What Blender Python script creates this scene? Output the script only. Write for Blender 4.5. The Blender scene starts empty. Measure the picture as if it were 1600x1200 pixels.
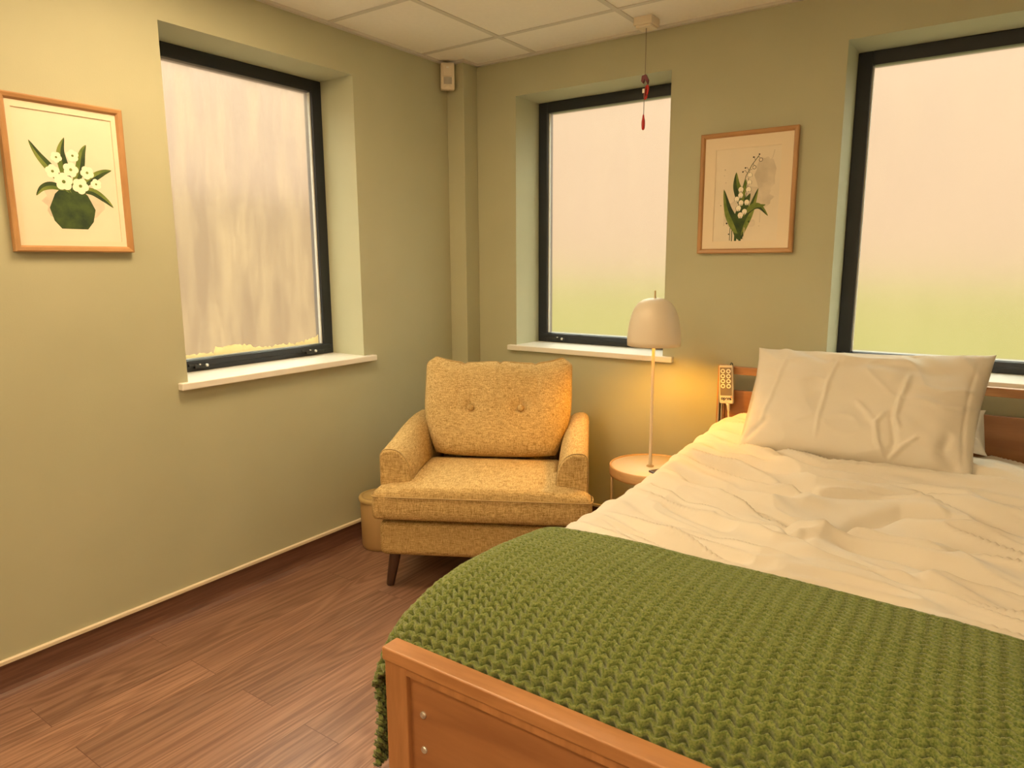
import bpy, bmesh, math, random
import numpy as np
from mathutils import Vector, Matrix

SC = bpy.context.scene
COL = SC.collection
PI = math.pi
random.seed(7)

# ------------------------------------------------------------------ camera
cam_d = bpy.data.cameras.new('camera')
cam_d.sensor_width = 36.0
cam_d.lens = 24.57
cam_d.clip_start = 0.02
cam = bpy.data.objects.new('camera', cam_d)
COL.objects.link(cam)
_r = Vector((0.81899748, 0.57377594, -0.00492978))
_u = Vector((-0.09411807, 0.14280766, 0.98526533))
_f = Vector((-0.56602555, 0.80646583, -0.17096179))
_m = Matrix((_r, _u, -_f)).transposed().to_4x4()
_m.translation = Vector((2.553, -3.160, 1.38))
cam.matrix_world = _m
SC.camera = cam

# ------------------------------------------------------------------ world, exposure
world = bpy.data.worlds.new('overcast_sky')
SC.world = world
world.use_nodes = True
bg = world.node_tree.nodes['Background']
# overcast sky: dim and warm at the horizon, bright and nearly neutral overhead
_wn, _wl = world.node_tree.nodes, world.node_tree.links
_tc = _wn.new('ShaderNodeTexCoord')
_sx = _wn.new('ShaderNodeSeparateXYZ')
_wl.new(_tc.outputs['Generated'], _sx.inputs[0])
_cr = _wn.new('ShaderNodeValToRGB')
_wl.new(_sx.outputs['Z'], _cr.inputs[0])
SKY = [(0.0, (0.76, 0.51, 0.31)), (0.27, (0.80, 0.55, 0.34)), (0.42, (5.0, 4.9, 3.8)), (0.65, (15.0, 15.3, 12.6)), (1.0, (19.0, 19.6, 16.5))]
while len(_cr.color_ramp.elements) < len(SKY):
    _cr.color_ramp.elements.new(0.5)
for _e, (_p, _c) in zip(_cr.color_ramp.elements, SKY):
    _e.position = _p
    _e.color = (*_c, 1)
_wl.new(_cr.outputs[0], bg.inputs[0])
bg.inputs[1].default_value = 1.0
SC.view_settings.view_transform = 'Standard'
SC.view_settings.look = 'None'
SC.view_settings.gamma = 1.0
SC.view_settings.use_curve_mapping = False
SC.view_settings.exposure = 0.0
SC.cycles.use_denoising = True
SC.cycles.max_bounces = 12
SC.cycles.diffuse_bounces = 5
SC.cycles.glossy_bounces = 4
SC.cycles.transmission_bounces = 8
SC.cycles.sample_clamp_indirect = 6.0
SC.cycles.caustics_refractive = True

CEIL_POWER = 29.0      # radiance of the two ceiling panels
CEIL_TINT = (1.0, 0.71, 0.39)
BULB_POWER = 640.0
BULB_TINT = (1.0, 0.43, 0.018)

# ------------------------------------------------------------------ materials
def mat(name, col=(0.5, 0.5, 0.5), rough=0.6, metal=0.0, col2=None, scale=8.0, stretch=(1, 1, 1), detail=4.0,
        bump=0.0, bscale=None, bstretch=None, contrast=(0.35, 0.65), spec=0.5, emit=None, estr=0.0, sheen=0.0):
    m = bpy.data.materials.new(name)
    m.use_nodes = True
    nt = m.node_tree
    N, L = nt.nodes, nt.links
    p = N['Principled BSDF']
    p.inputs['Base Color'].default_value = (*col, 1)
    p.inputs['Roughness'].default_value = rough
    p.inputs['Metallic'].default_value = metal
    p.inputs['Specular IOR Level'].default_value = spec
    if sheen:
        p.inputs['Sheen Weight'].default_value = sheen
        p.inputs['Sheen Roughness'].default_value = 0.5
    if emit:
        p.inputs['Emission Color'].default_value = (*emit, 1)
        p.inputs['Emission Strength'].default_value = estr
    tc = N.new('ShaderNodeTexCoord')

    def noise(sc, st, det):
        mp = N.new('ShaderNodeMapping')
        mp.inputs['Scale'].default_value = st
        L.new(tc.outputs['Object'], mp.inputs[0])
        n = N.new('ShaderNodeTexNoise')
        n.inputs['Scale'].default_value = sc
        n.inputs['Detail'].default_value = det
        L.new(mp.outputs[0], n.inputs['Vector'])
        return n
    if col2:
        n = noise(scale, stretch, detail)
        r = N.new('ShaderNodeValToRGB')
        r.color_ramp.elements[0].position = contrast[0]
        r.color_ramp.elements[1].position = contrast[1]
        r.color_ramp.elements[0].color = (*col, 1)
        r.color_ramp.elements[1].color = (*col2, 1)
        L.new(n.outputs['Fac'], r.inputs[0])
        L.new(r.outputs[0], p.inputs['Base Color'])
    if bump:
        n = noise(bscale or scale, bstretch or stretch, 3.0)
        b = N.new('ShaderNodeBump')
        b.inputs['Strength'].default_value = bump
        b.inputs['Distance'].default_value = 0.01
        L.new(n.outputs['Fac'], b.inputs['Height'])
        L.new(b.outputs[0], p.inputs['Normal'])
    return m


def weave_mat(name, dark, light, sc=300.0, bump=0.35):
    """tweedy woven upholstery: crossed thread noises"""
    m = bpy.data.materials.new(name)
    m.use_nodes = True
    nt = m.node_tree
    N, L = nt.nodes, nt.links
    p = N['Principled BSDF']
    p.inputs['Roughness'].default_value = 0.95
    p.inputs['Specular IOR Level'].default_value = 0.15
    tc = N.new('ShaderNodeTexCoord')
    outs = []
    for st in ((0.12, 1, 1), (1, 1, 0.12), (1, 0.12, 1)):
        mp = N.new('ShaderNodeMapping')
        mp.inputs['Scale'].default_value = st
        L.new(tc.outputs['Object'], mp.inputs[0])
        n = N.new('ShaderNodeTexNoise')
        n.inputs['Scale'].default_value = sc
        n.inputs['Detail'].default_value = 2.0
        L.new(mp.outputs[0], n.inputs['Vector'])
        outs.append(n.outputs['Fac'])
    a = N.new('ShaderNodeMath'); a.operation = 'ADD'
    L.new(outs[0], a.inputs[0]); L.new(outs[1], a.inputs[1])
    b = N.new('ShaderNodeMath'); b.operation = 'ADD'
    L.new(a.outputs[0], b.inputs[0]); L.new(outs[2], b.inputs[1])
    d = N.new('ShaderNodeMath'); d.operation = 'DIVIDE'
    L.new(b.outputs[0], d.inputs[0]); d.inputs[1].default_value = 3.0
    r = N.new('ShaderNodeValToRGB')
    r.color_ramp.elements[0].position = 0.39
    r.color_ramp.elements[1].position = 0.61
    r.color_ramp.elements[0].color = (*dark, 1)
    r.color_ramp.elements[1].color = (*light, 1)
    L.new(d.outputs[0], r.inputs[0])
    L.new(r.outputs[0], p.inputs['Base Color'])
    bp = N.new('ShaderNodeBump')
    bp.inputs['Strength'].default_value = bump
    bp.inputs['Distance'].default_value = 0.002
    L.new(d.outputs[0], bp.inputs['Height'])
    L.new(bp.outputs[0], p.inputs['Normal'])
    return m


def floor_mat():
    m = bpy.data.materials.new('wood_vinyl_planks')
    m.use_nodes = True
    nt = m.node_tree
    N, L = nt.nodes, nt.links
    p = N['Principled BSDF']
    p.inputs['Roughness'].default_value = 0.42
    p.inputs['Specular IOR Level'].default_value = 0.4
    tc = N.new('ShaderNodeTexCoord')
    mp = N.new('ShaderNodeMapping')
    mp.inputs['Rotation'].default_value = (0, 0, PI / 2)
    L.new(tc.outputs['Object'], mp.inputs[0])
    br = N.new('ShaderNodeTexBrick')
    br.inputs['Scale'].default_value = 1.0
    br.inputs['Brick Width'].default_value = 1.2
    br.inputs['Row Height'].default_value = 0.155
    br.inputs['Mortar Size'].default_value = 0.0012
    br.inputs['Mortar Smooth'].default_value = 0.3
    br.inputs['Color1'].default_value = (0.0, 0.0, 0.0, 1)
    br.inputs['Color2'].default_value = (1, 1, 1, 1)
    br.inputs['Mortar'].default_value = (0.0, 0.0, 0.0, 1)
    br.offset = 0.37
    L.new(mp.outputs[0], br.inputs['Vector'])
    # per plank offset of the grain
    off = N.new('ShaderNodeVectorMath'); off.operation = 'SCALE'
    L.new(br.outputs['Color'], off.inputs[0]); off.inputs['Scale'].default_value = 7.0
    add = N.new('ShaderNodeVectorMath'); add.operation = 'ADD'
    L.new(tc.outputs['Object'], add.inputs[0]); L.new(off.outputs[0], add.inputs[1])
    st = N.new('ShaderNodeMapping')
    st.inputs['Scale'].default_value = (9.0, 0.9, 1)
    L.new(add.outputs[0], st.inputs[0])
    nz = N.new('ShaderNodeTexNoise')
    nz.inputs['Scale'].default_value = 1.0
    nz.inputs['Detail'].default_value = 1.5
    nz.inputs['Distortion'].default_value = 0.4
    L.new(st.outputs[0], nz.inputs['Vector'])
    # contour lines of the noise give cathedral grain
    mu = N.new('ShaderNodeMath'); mu.operation = 'MULTIPLY'; mu.inputs[1].default_value = 75.0
    L.new(nz.outputs['Fac'], mu.inputs[0])
    si = N.new('ShaderNodeMath'); si.operation = 'SINE'
    L.new(mu.outputs[0], si.inputs[0])
    fine = N.new('ShaderNodeTexNoise')
    fm = N.new('ShaderNodeMapping'); fm.inputs['Scale'].default_value = (120, 4, 1)
    L.new(add.outputs[0], fm.inputs[0]); L.new(fm.outputs[0], fine.inputs['Vector'])
    fine.inputs['Scale'].default_value = 1.0
    fine.inputs['Detail'].default_value = 3.0
    mr = N.new('ShaderNodeMapRange')
    mr.inputs['From Min'].default_value = -1; mr.inputs['From Max'].default_value = 1
    L.new(si.outputs[0], mr.inputs['Value'])
    mx = N.new('ShaderNodeMath'); mx.operation = 'MULTIPLY_ADD'
    L.new(mr.outputs[0], mx.inputs[0]); mx.inputs[1].default_value = 0.30
    L.new(fine.outputs['Fac'], mx.inputs[2])
    rp = N.new('ShaderNodeValToRGB')
    rp.color_ramp.elements[0].position = 0.42
    rp.color_ramp.elements[1].position = 0.95
    rp.color_ramp.elements[0].color = (0.185, 0.095, 0.064, 1)
    rp.color_ramp.elements[1].color = (0.33, 0.19, 0.13, 1)
    L.new(mx.outputs[0], rp.inputs[0])
    # plank to plank tone
    hs = N.new('ShaderNodeHueSaturation')
    L.new(rp.outputs[0], hs.inputs['Color'])
    tn = N.new('ShaderNodeMapRange')
    tn.inputs['To Min'].default_value = 0.85; tn.inputs['To Max'].default_value = 1.15
    L.new(br.outputs['Color'], tn.inputs['Value'])
    L.new(tn.outputs[0], hs.inputs['Value'])
    mi = N.new('ShaderNodeMix'); mi.data_type = 'RGBA'
    L.new(br.outputs['Fac'], mi.inputs['Factor'])
    L.new(hs.outputs[0], mi.inputs['A'])
    mi.inputs['B'].default_value = (0.13, 0.06, 0.04, 1)
    L.new(mi.outputs['Result'], p.inputs['Base Color'])
    bp = N.new('ShaderNodeBump')
    bp.inputs['Strength'].default_value = 0.08
    L.new(mx.outputs[0], bp.inputs['Height'])
    L.new(bp.outputs[0], p.inputs['Normal'])
    return m


def pane_mat(name, stain):
    """frosted, fogged glazing: rough glass, plus a thin layer of condensation that scatters daylight and an added even glow"""
    m = bpy.data.materials.new(name)
    m.use_nodes = True
    nt = m.node_tree
    N, L = nt.nodes, nt.links
    out = N['Material Output']
    N.remove(N['Principled BSDF'])
    g = N.new('ShaderNodeBsdfGlass')
    g.inputs['Color'].default_value = (0.97, 0.97, 0.95, 1)
    g.inputs['IOR'].default_value = 1.35
    g.inputs['Roughness'].default_value = 0.25
    tl = N.new('ShaderNodeBsdfTranslucent')
    tl.inputs['Color'].default_value = (0.62, 0.47, 0.26, 1)
    tc = N.new('ShaderNodeTexCoord')
    mp = N.new('ShaderNodeMapping'); mp.inputs['Scale'].default_value = (9, 9, 1.6)
    L.new(tc.outputs['Object'], mp.inputs[0])
    nz = N.new('ShaderNodeTexNoise')
    nz.inputs['Scale'].default_value = 1.2; nz.inputs['Detail'].default_value = 8
    nz.inputs['Roughness'].default_value = 0.7
    L.new(mp.outputs[0], nz.inputs['Vector'])
    r = N.new('ShaderNodeValToRGB')
    r.color_ramp.elements[0].position = 0.42; r.color_ramp.elements[0].color = (0, 0, 0, 1)
    r.color_ramp.elements[1].position = 0.75; r.color_ramp.elements[1].color = (stain, stain, stain, 1)
    L.new(nz.outputs['Fac'], r.inputs[0])
    mx = N.new('ShaderNodeMixShader')
    L.new(r.outputs[0], mx.inputs[0]); L.new(g.outputs[0], mx.inputs[1]); L.new(tl.outputs[0], mx.inputs[2])
    em = N.new('ShaderNodeEmission')  # even warm glow added to the glass, standing in for daylight
    em.inputs['Color'].default_value = (1.0, 0.72, 0.46, 1)
    em.inputs['Strength'].default_value = 0.10
    ad = N.new('ShaderNodeAddShader')
    L.new(mx.outputs[0], ad.inputs[0]); L.new(em.outputs[0], ad.inputs[1])
    L.new(ad.outputs[0], out.inputs['Surface'])
    return m


M = {}
M['wall'] = mat('sage_paint', (0.435, 0.435, 0.30), 0.62, col2=(0.455, 0.455, 0.315), scale=3, bump=0.03, bscale=180, spec=0.3)
M['ceiling'] = mat('ceiling_tile', (0.86, 0.84, 0.80), 0.85, col2=(0.88, 0.86, 0.82), scale=60, bump=0.05, bscale=300, spec=0.2)
M['tbar'] = mat('white_metal_grid', (0.62, 0.60, 0.56), 0.5)
M['floor'] = floor_mat()
M['coving'] = mat('dark_vinyl_upstand', (0.115, 0.052, 0.034), 0.5, col2=(0.17, 0.08, 0.052), scale=6, stretch=(8, 1, 20))
M['capping'] = mat('cream_capping', (0.72, 0.62, 0.46), 0.45)
M['sill'] = mat('gloss_white_sill', (0.80, 0.77, 0.71), 0.3, bump=0.01, bscale=40)
M['frame'] = mat('anthracite_aluminium', (0.013, 0.017, 0.025), 0.38, spec=0.5, bump=0.02, bscale=300)
M['bead'] = mat('pale_glazing_bead', (0.62, 0.63, 0.60), 0.4)
M['steel'] = mat('bright_steel', (0.72, 0.71, 0.68), 0.28, metal=0.9)
M['pane'] = pane_mat('frosted_glass', 0.025)
M['pane_stained'] = pane_mat('fogged_streaked_glass', 0.16)
M['residue'] = mat('pale_dried_residue', (0.88, 0.82, 0.62), 0.9, col2=(0.76, 0.69, 0.48), scale=30)
_n = M['residue'].node_tree
_t = _n.nodes.new('ShaderNodeBsdfTranslucent'); _t.inputs['Color'].default_value = (0.95, 0.86, 0.58, 1)
_x = _n.nodes.new('ShaderNodeMixShader'); _x.inputs[0].default_value = 0.6
_n.links.new(_n.nodes['Principled BSDF'].outputs[0], _x.inputs[1]); _n.links.new(_t.outputs[0], _x.inputs[2])
_n.links.new(_x.outputs[0], _n.nodes['Material Output'].inputs['Surface'])
M['chair'] = weave_mat('oatmeal_tweed', (0.28, 0.175, 0.058), (0.66, 0.48, 0.225))
M['chair_pipe'] = mat('seam_piping', (0.42, 0.30, 0.14), 0.95, spec=0.1)
M['dark_leg'] = mat('walnut_leg', (0.055, 0.026, 0.017), 0.4, col2=(0.085, 0.042, 0.026), scale=8, stretch=(8, 8, 1))
M['bed'] = mat('warm_beech', (0.36, 0.165, 0.062), 0.38, col2=(0.46, 0.225, 0.092), scale=3.0, stretch=(2, 14, 14), detail=6, bump=0.03)
M['bed_v'] = mat('warm_beech_upright', (0.34, 0.155, 0.058), 0.38, col2=(0.44, 0.21, 0.086), scale=3.0, stretch=(14, 14, 2), detail=6, bump=0.03)
M['bedpanel'] = mat('beech_veneer', (0.27, 0.115, 0.045), 0.36, col2=(0.36, 0.165, 0.066), scale=2.4, stretch=(1.2, 8, 9), detail=7, bump=0.02)
M['metal_grey'] = mat('grey_metal', (0.42, 0.40, 0.37), 0.35, metal=0.6)
M['black'] = mat('matt_black', (0.012, 0.012, 0.013), 0.5)
M['linen'] = mat('cream_cotton', (0.70, 0.65, 0.56), 0.9, col2=(0.725, 0.675, 0.585), scale=4, bump=0.04, bscale=55, spec=0.15, sheen=0.15)
M['linen2'] = mat('white_cotton', (0.80, 0.78, 0.73), 0.9, bump=0.05, bscale=40, spec=0.15)
M['mattress'] = mat('mattress_ticking', (0.62, 0.62, 0.60), 0.9)
M['knit'] = mat('green_wool', (0.105, 0.155, 0.037), 1.0, col2=(0.235, 0.275, 0.083), scale=260, detail=2, bump=0.35, bscale=900, spec=0.05, sheen=0.3)
M['table'] = mat('cream_lacquer', (0.80, 0.70, 0.54), 0.45)
M['table_rim'] = mat('tan_ply_rim', (0.50, 0.31, 0.14), 0.5, col2=(0.58, 0.37, 0.17), scale=5, stretch=(3, 3, 14))
M['brass'] = mat('tan_metal', (0.50, 0.35, 0.17), 0.45, metal=0.25)
M['lamp'] = mat('cream_enamel', (0.66, 0.58, 0.46), 0.4)
M['lamp_in'] = mat('white_enamel', (0.85, 0.82, 0.75), 0.5)
M['bulb'] = mat('glowing_bulb', (1, 0.9, 0.7), 0.4, emit=BULB_TINT, estr=BULB_POWER)
M['bin'] = mat('tan_satin_metal', (0.42, 0.27, 0.115), 0.45, metal=0.2)
M['bin_lid'] = mat('ochre_lid', (0.50, 0.36, 0.15), 0.45)
M['oak'] = mat('oak_frame', (0.36, 0.185, 0.07), 0.42, col2=(0.47, 0.26, 0.105), scale=5, stretch=(5, 5, 1), detail=6)
M['oak_h'] = mat('oak_frame_rail', (0.36, 0.185, 0.07), 0.42, col2=(0.47, 0.26, 0.105), scale=5, stretch=(1, 1, 6), detail=6)
M['mount'] = mat('cream_mount_board', (0.80, 0.69, 0.52), 0.9)
M['paper'] = mat('watercolour_paper', (0.74, 0.66, 0.52), 0.95, col2=(0.80, 0.71, 0.56), scale=6, detail=3)
M['wash'] = mat('grey_wash', (0.56, 0.49, 0.38), 0.95, col2=(0.72, 0.635, 0.50), scale=14)
M['leaf_dark'] = mat('dark_green_ink', (0.022, 0.045, 0.02), 0.9, col2=(0.06, 0.10, 0.025), scale=25)
M['leaf'] = mat('green_ink', (0.10, 0.16, 0.03), 0.9, col2=(0.22, 0.27, 0.06), scale=22)
M['bell'] = mat('white_flower_ink', (0.90, 0.84, 0.68), 0.9)
M['ink'] = mat('black_ink', (0.022, 0.026, 0.018), 0.9)
M['plastic'] = mat('cream_plastic', (0.74, 0.66, 0.53), 0.4)
M['lens'] = mat('grey_lens', (0.40, 0.37, 0.31), 0.25)
M['led'] = mat('white_lens_window', (0.95, 0.93, 0.88), 0.2)
M['red'] = mat('red_plastic', (0.50, 0.022, 0.022), 0.35)
M['maroon'] = mat('dark_red_plastic', (0.17, 0.022, 0.035), 0.4)
M['cord'] = mat('grey_cord', (0.22, 0.19, 0.16), 0.8)
M['handset'] = mat('light_grey_plastic', (0.62, 0.56, 0.46), 0.45)
M['handset_pad'] = mat('dark_grey_keypad', (0.17, 0.135, 0.10), 0.5)
M['handset_ring'] = mat('white_ring_print', (0.85, 0.80, 0.70), 0.5)
M['phone'] = mat('dark_phone', (0.03, 0.012, 0.016), 0.3)
M['panel_light'] = mat('glowing_diffuser', (0.9, 0.9, 0.9), 0.5, emit=CEIL_TINT, estr=CEIL_POWER)
M['grass'] = mat('lawn_grass', (0.037, 0.035, 0.009), 1.0, col2=(0.047, 0.044, 0.012), scale=2, spec=0.0)
M['house'] = mat('peach_render', (0.125, 0.079, 0.043), 0.9, col2=(0.108, 0.068, 0.037), scale=1.5, spec=0.0)
M['bounce_white'] = mat('off_white_bounce', (0.80, 0.77, 0.70), 0.8)  # unseen walls made paler than the sage ones to bounce more light


# ------------------------------------------------------------------ builders
def link(name, me, m, parent=None, smooth=False):
    mats = m if isinstance(m, (list, tuple)) else [m]
    for x in mats:
        me.materials.append(x)
    if smooth:
        me.polygons.foreach_set('use_smooth', [True] * len(me.polygons))
    o = bpy.data.objects.new(name, me)
    COL.objects.link(o)
    if parent is not None:
        o.parent = parent
    return o


def from_bm(name, bm, m, parent=None, smooth=False):
    bmesh.ops.recalc_face_normals(bm, faces=bm.faces)
    me = bpy.data.meshes.new(name)
    bm.to_mesh(me)
    bm.free()
    return link(name, me, m, parent, smooth)


def bx(bm, lo, hi, bevel=0.0, seg=2, mi=0):
    """axis aligned box added to bm, bevelled"""
    t = bmesh.new()
    bmesh.ops.create_cube(t, size=1.0)
    for v in t.verts:
        v.co = Vector([lo[i] + (v.co[i] + 0.5) * (hi[i] - lo[i]) for i in range(3)])
    if bevel:
        bmesh.ops.bevel(t, geom=list(t.edges), offset=bevel, segments=seg, affect='EDGES', profile=0.5)
    merge(bm, t, mi)


def merge(bm, t, mi=0, mtx=None):
    vm = {}
    for v in t.verts:
        vm[v] = bm.verts.new(mtx @ v.co if mtx else v.co)
    for f in t.faces:
        try:
            nf = bm.faces.new([vm[v] for v in f.verts])
            nf.material_index = mi
            nf.smooth = f.smooth
        except ValueError:
            pass
    t.free()


def box(name, lo, hi, m, parent=None, bevel=0.003, seg=2):
    bm = bmesh.new()
    bx(bm, lo, hi, bevel, seg)
    return from_bm(name, bm, m, parent)


def lathe(bm, prof, c=(0, 0, 0), n=32, axis=None, cap=True, mi=0, sx=1.0, sy=1.0):
    """revolve (r, z) profile about z at c; axis: matrix to orient"""
    rings = []
    for r, z in prof:
        ring = []
        for k in range(n):
            a = 2 * PI * k / n
            p = Vector((r * math.cos(a) * sx, r * math.sin(a) * sy, z))
            if axis:
                p = axis @ p
            ring.append(bm.verts.new(p + Vector(c)))
        rings.append(ring)
    for i in range(len(rings) - 1):
        for k in range(n):
            f = bm.faces.new([rings[i][k], rings[i][(k + 1) % n], rings[i + 1][(k + 1) % n], rings[i + 1][k]])
            f.material_index = mi
            f.smooth = True
    if cap:
        for ring in (rings[0], rings[-1]):
            f = bm.faces.new(ring)
            f.material_index = mi


def tube(bm, pts, rad, n=10, mi=0, cap=True):
    pts = [Vector(p) for p in pts]
    rr = rad if isinstance(rad, (list, tuple)) else [rad] * len(pts)
    rings = []
    for i, p in enumerate(pts):
        d = (pts[min(i + 1, len(pts) - 1)] - pts[max(i - 1, 0)]).normalized()
        ref = Vector((0, 0, 1)) if abs(d.z) < 0.9 else Vector((1, 0, 0))
        a = d.cross(ref).normalized()
        b = d.cross(a).normalized()
        rings.append([bm.verts.new(p + rr[i] * (math.cos(2 * PI * k / n) * a + math.sin(2 * PI * k / n) * b)) for k in range(n)])
    for i in range(len(rings) - 1):
        for k in range(n):
            f = bm.faces.new([rings[i][k], rings[i][(k + 1) % n], rings[i + 1][(k + 1) % n], rings[i + 1][k]])
            f.smooth = True
            f.material_index = mi
    if cap:
        bm.faces.new(rings[0]).material_index = mi
        bm.faces.new(rings[-1]).material_index = mi


def grid_mesh(name, V, m, parent=None, closed_u=False):
    """V: (nu, nv, 3) array -> smooth quad mesh"""
    nu, nv, _ = V.shape
    idx = np.arange(nu * nv).reshape(nu, nv)
    if closed_u:
        idx = np.vstack([idx, idx[:1]])
    q = np.stack([idx[:-1, :-1], idx[1:, :-1], idx[1:, 1:], idx[:-1, 1:]], -1).reshape(-1, 4)
    me = bpy.data.meshes.new(name)
    me.vertices.add(nu * nv)
    me.vertices.foreach_set('co', V.reshape(-1).astype(np.float32))
    me.loops.add(q.size)
    me.loops.foreach_set('vertex_index', q.reshape(-1).astype(np.int32))
    me.polygons.add(len(q))
    me.polygons.foreach_set('loop_start', (np.arange(len(q)) * 4).astype(np.int32))
    me.update(calc_edges=True)
    me.validate()
    return link(name, me, m, parent, True)


def empty(name, loc, rotz=0.0):
    o = bpy.data.objects.new(name, None)
    COL.objects.link(o)
    o.location = loc
    o.rotation_euler = (0, 0, rotz)
    o.empty_display_size = 0.1
    return o


def tag(o, label, cat, group=None):
    o['label'] = label
    o['category'] = cat
    if group:
        o['group'] = group
    return o


def struct(o, label=None):
    o['kind'] = 'structure'
    if label:
        o['label'] = label
    return o


def vnoise(x, y, seed):
    """smooth value noise on arrays"""
    rng = np.random.RandomState(seed)
    T = rng.rand(64, 64)
    xi = np.floor(x).astype(int); yi = np.floor(y).astype(int)
    fx = x - xi; fy = y - yi
    fx = fx * fx * (3 - 2 * fx); fy = fy * fy * (3 - 2 * fy)
    g = lambda a, b: T[a % 64, b % 64]
    return ((g(xi, yi) * (1 - fx) + g(xi + 1, yi) * fx) * (1 - fy) + (g(xi, yi + 1) * (1 - fx) + g(xi + 1, yi + 1) * fx) * fy) * 2 - 1


def seg_dist(X, Y, P):
    """distance from points to polyline P, plus the along parameter 0..1"""
    best = np.full(X.shape, 9.0)
    par = np.zeros(X.shape)
    n = len(P) - 1
    for i in range(n):
        a = np.array(P[i]); b = np.array(P[i + 1])
        d = b - a
        t = np.clip(((X - a[0]) * d[0] + (Y - a[1]) * d[1]) / (d @ d), 0, 1)
        ds = np.hypot(X - a[0] - t * d[0], Y - a[1] - t * d[1])
        k = ds < best
        best = np.where(k, ds, best)
        par = np.where(k, (i + t) / n, par)
    return best, par


# ------------------------------------------------------------------ room shell
H = 2.425
RX, RY = 3.95, -4.40          # right and front extents of the room
T = 0.29                      # wall thickness

# windows: (wall, a0, a1), z range common
Z0, Z1 = 0.934, 2.235
WL = (-1.70, -0.787)          # left wall, y range
WB = (0.367, 1.225)           # back wall, x range
WR = (1.957, 2.83)            # back wall, x range

bm = bmesh.new()
xs = [-T, WB[0], WB[1], WR[0], WR[1], RX + T]
for i in (0, 2, 4):
    bx(bm, (xs[i], 0, -0.05), (xs[i + 1], T, H + 0.1))
for w in (WB, WR):
    bx(bm, (w[0], 0, -0.05), (w[1], T, Z0 - 0.028))
    bx(bm, (w[0], 0, Z1), (w[1], T, H + 0.1))
struct(from_bm('wall_back', bm, M['wall']))

bm = bmesh.new()
bx(bm, (-T, RY - T, -0.05), (0, WL[0], H + 0.1))
bx(bm, (-T, WL[1], -0.05), (0, 0, H + 0.1))
bx(bm, (-T, WL[0], -0.05), (0, WL[1], Z0 - 0.028))
bx(bm, (-T, WL[0], Z1), (0, WL[1], H + 0.1))
struct(from_bm('wall_left', bm, M['wall']))
struct(box('wall_right', (RX, RY - T, -0.05), (RX + T, 0, H + 0.1), M['bounce_white'], bevel=0))
struct(box('wall_front', (0, RY - T, -0.05), (RX, RY, H + 0.1), M['bounce_white'], bevel=0))
struct(box('wall_corner', (0, -0.118, 0), (0.115, 0, H), M['wall'], bevel=0.004), 'slim pipe boxing in the corner')
struct(box('floor', (0, RY, -0.05), (RX, 0, 0), M['floor'], bevel=0))

# suspended ceiling
ceiling = struct(box('ceiling', (0, RY, H), (RX, 0, H + 0.04), M['ceiling'], bevel=0))
gx = [0.494 + 0.611 * k for k in range(6)]
gy = [-0.322 - 0.60 * k for k in range(7)]
bm = bmesh.new()
for x in gx:
    bx(bm, (x - 0.012, RY, H - 0.004), (x + 0.012, 0, H + 0.002))
for y in gy:
    bx(bm, (0, y - 0.012, H - 0.0035), (RX, y + 0.012, H + 0.002))
from_bm('grid_bars', bm, M['tbar'], ceiling)
bm = bmesh.new()
e = 0.02
bx(bm, (0, RY, H - 0.012), (e, -0.118, H))
bx(bm, (0, -0.118 - e, H - 0.012), (0.115 + e, -0.118, H))
bx(bm, (0.115, -0.118, H - 0.012), (0.115 + e, 0, H))
bx(bm, (0.115, -e, H - 0.012), (RX, 0, H))
struct(from_bm('trim_1', bm, M['tbar']), 'pale edge trim around the ceiling')

# coved vinyl upstand with pale capping strip
def baseboard(name, a, b, n):
    """a->b along the wall foot, n: inward normal"""
    a = Vector((*a, 0)); b = Vector((*b, 0)); n = Vector((*n, 0))
    prof = [(0.0, 0.0), (0.03, 0.0), (0.022, 0.004), (0.012, 0.012), (0.006, 0.024), (0.004, 0.04), (0.004, 0.104), (0.0, 0.104)]
    bm = bmesh.new()
    rows = [[bm.verts.new(p + n * d + Vector((0, 0, z))) for d, z in prof] for p in (a, b)]
    k = len(prof)
    for i in range(k):
        bm.faces.new([rows[0][i], rows[0][(i + 1) % k], rows[1][(i + 1) % k], rows[1][i]])
    bm.faces.new(rows[0]); bm.faces.new(rows[1])
    o = struct(from_bm(name, bm, M['coving'], None))
    bm = bmesh.new()
    d = (b - a)
    L = d.length
    q = [(0, 0.104), (0.011, 0.104), (0.011, 0.115), (0.008, 0.118), (0, 0.118)]
    rows = [[bm.verts.new(p + n * w + Vector((0, 0, z))) for w, z in q] for p in (a, b)]
    k = len(q)
    for i in range(k):
        bm.faces.new([rows[0][i], rows[0][(i + 1) % k], rows[1][(i + 1) % k], rows[1][i]])
    bm.faces.new(rows[0]); bm.faces.new(rows[1])
    from_bm('capping_strip', bm, M['capping'], o)
baseboard('baseboard_left', (0, RY), (0, -0.118), (1, 0))
baseboard('baseboard_back', (0.115, 0), (RX, 0), (0, -1))
baseboard('baseboard_right', (RX, RY), (RX, 0), (-1, 0))


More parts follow.
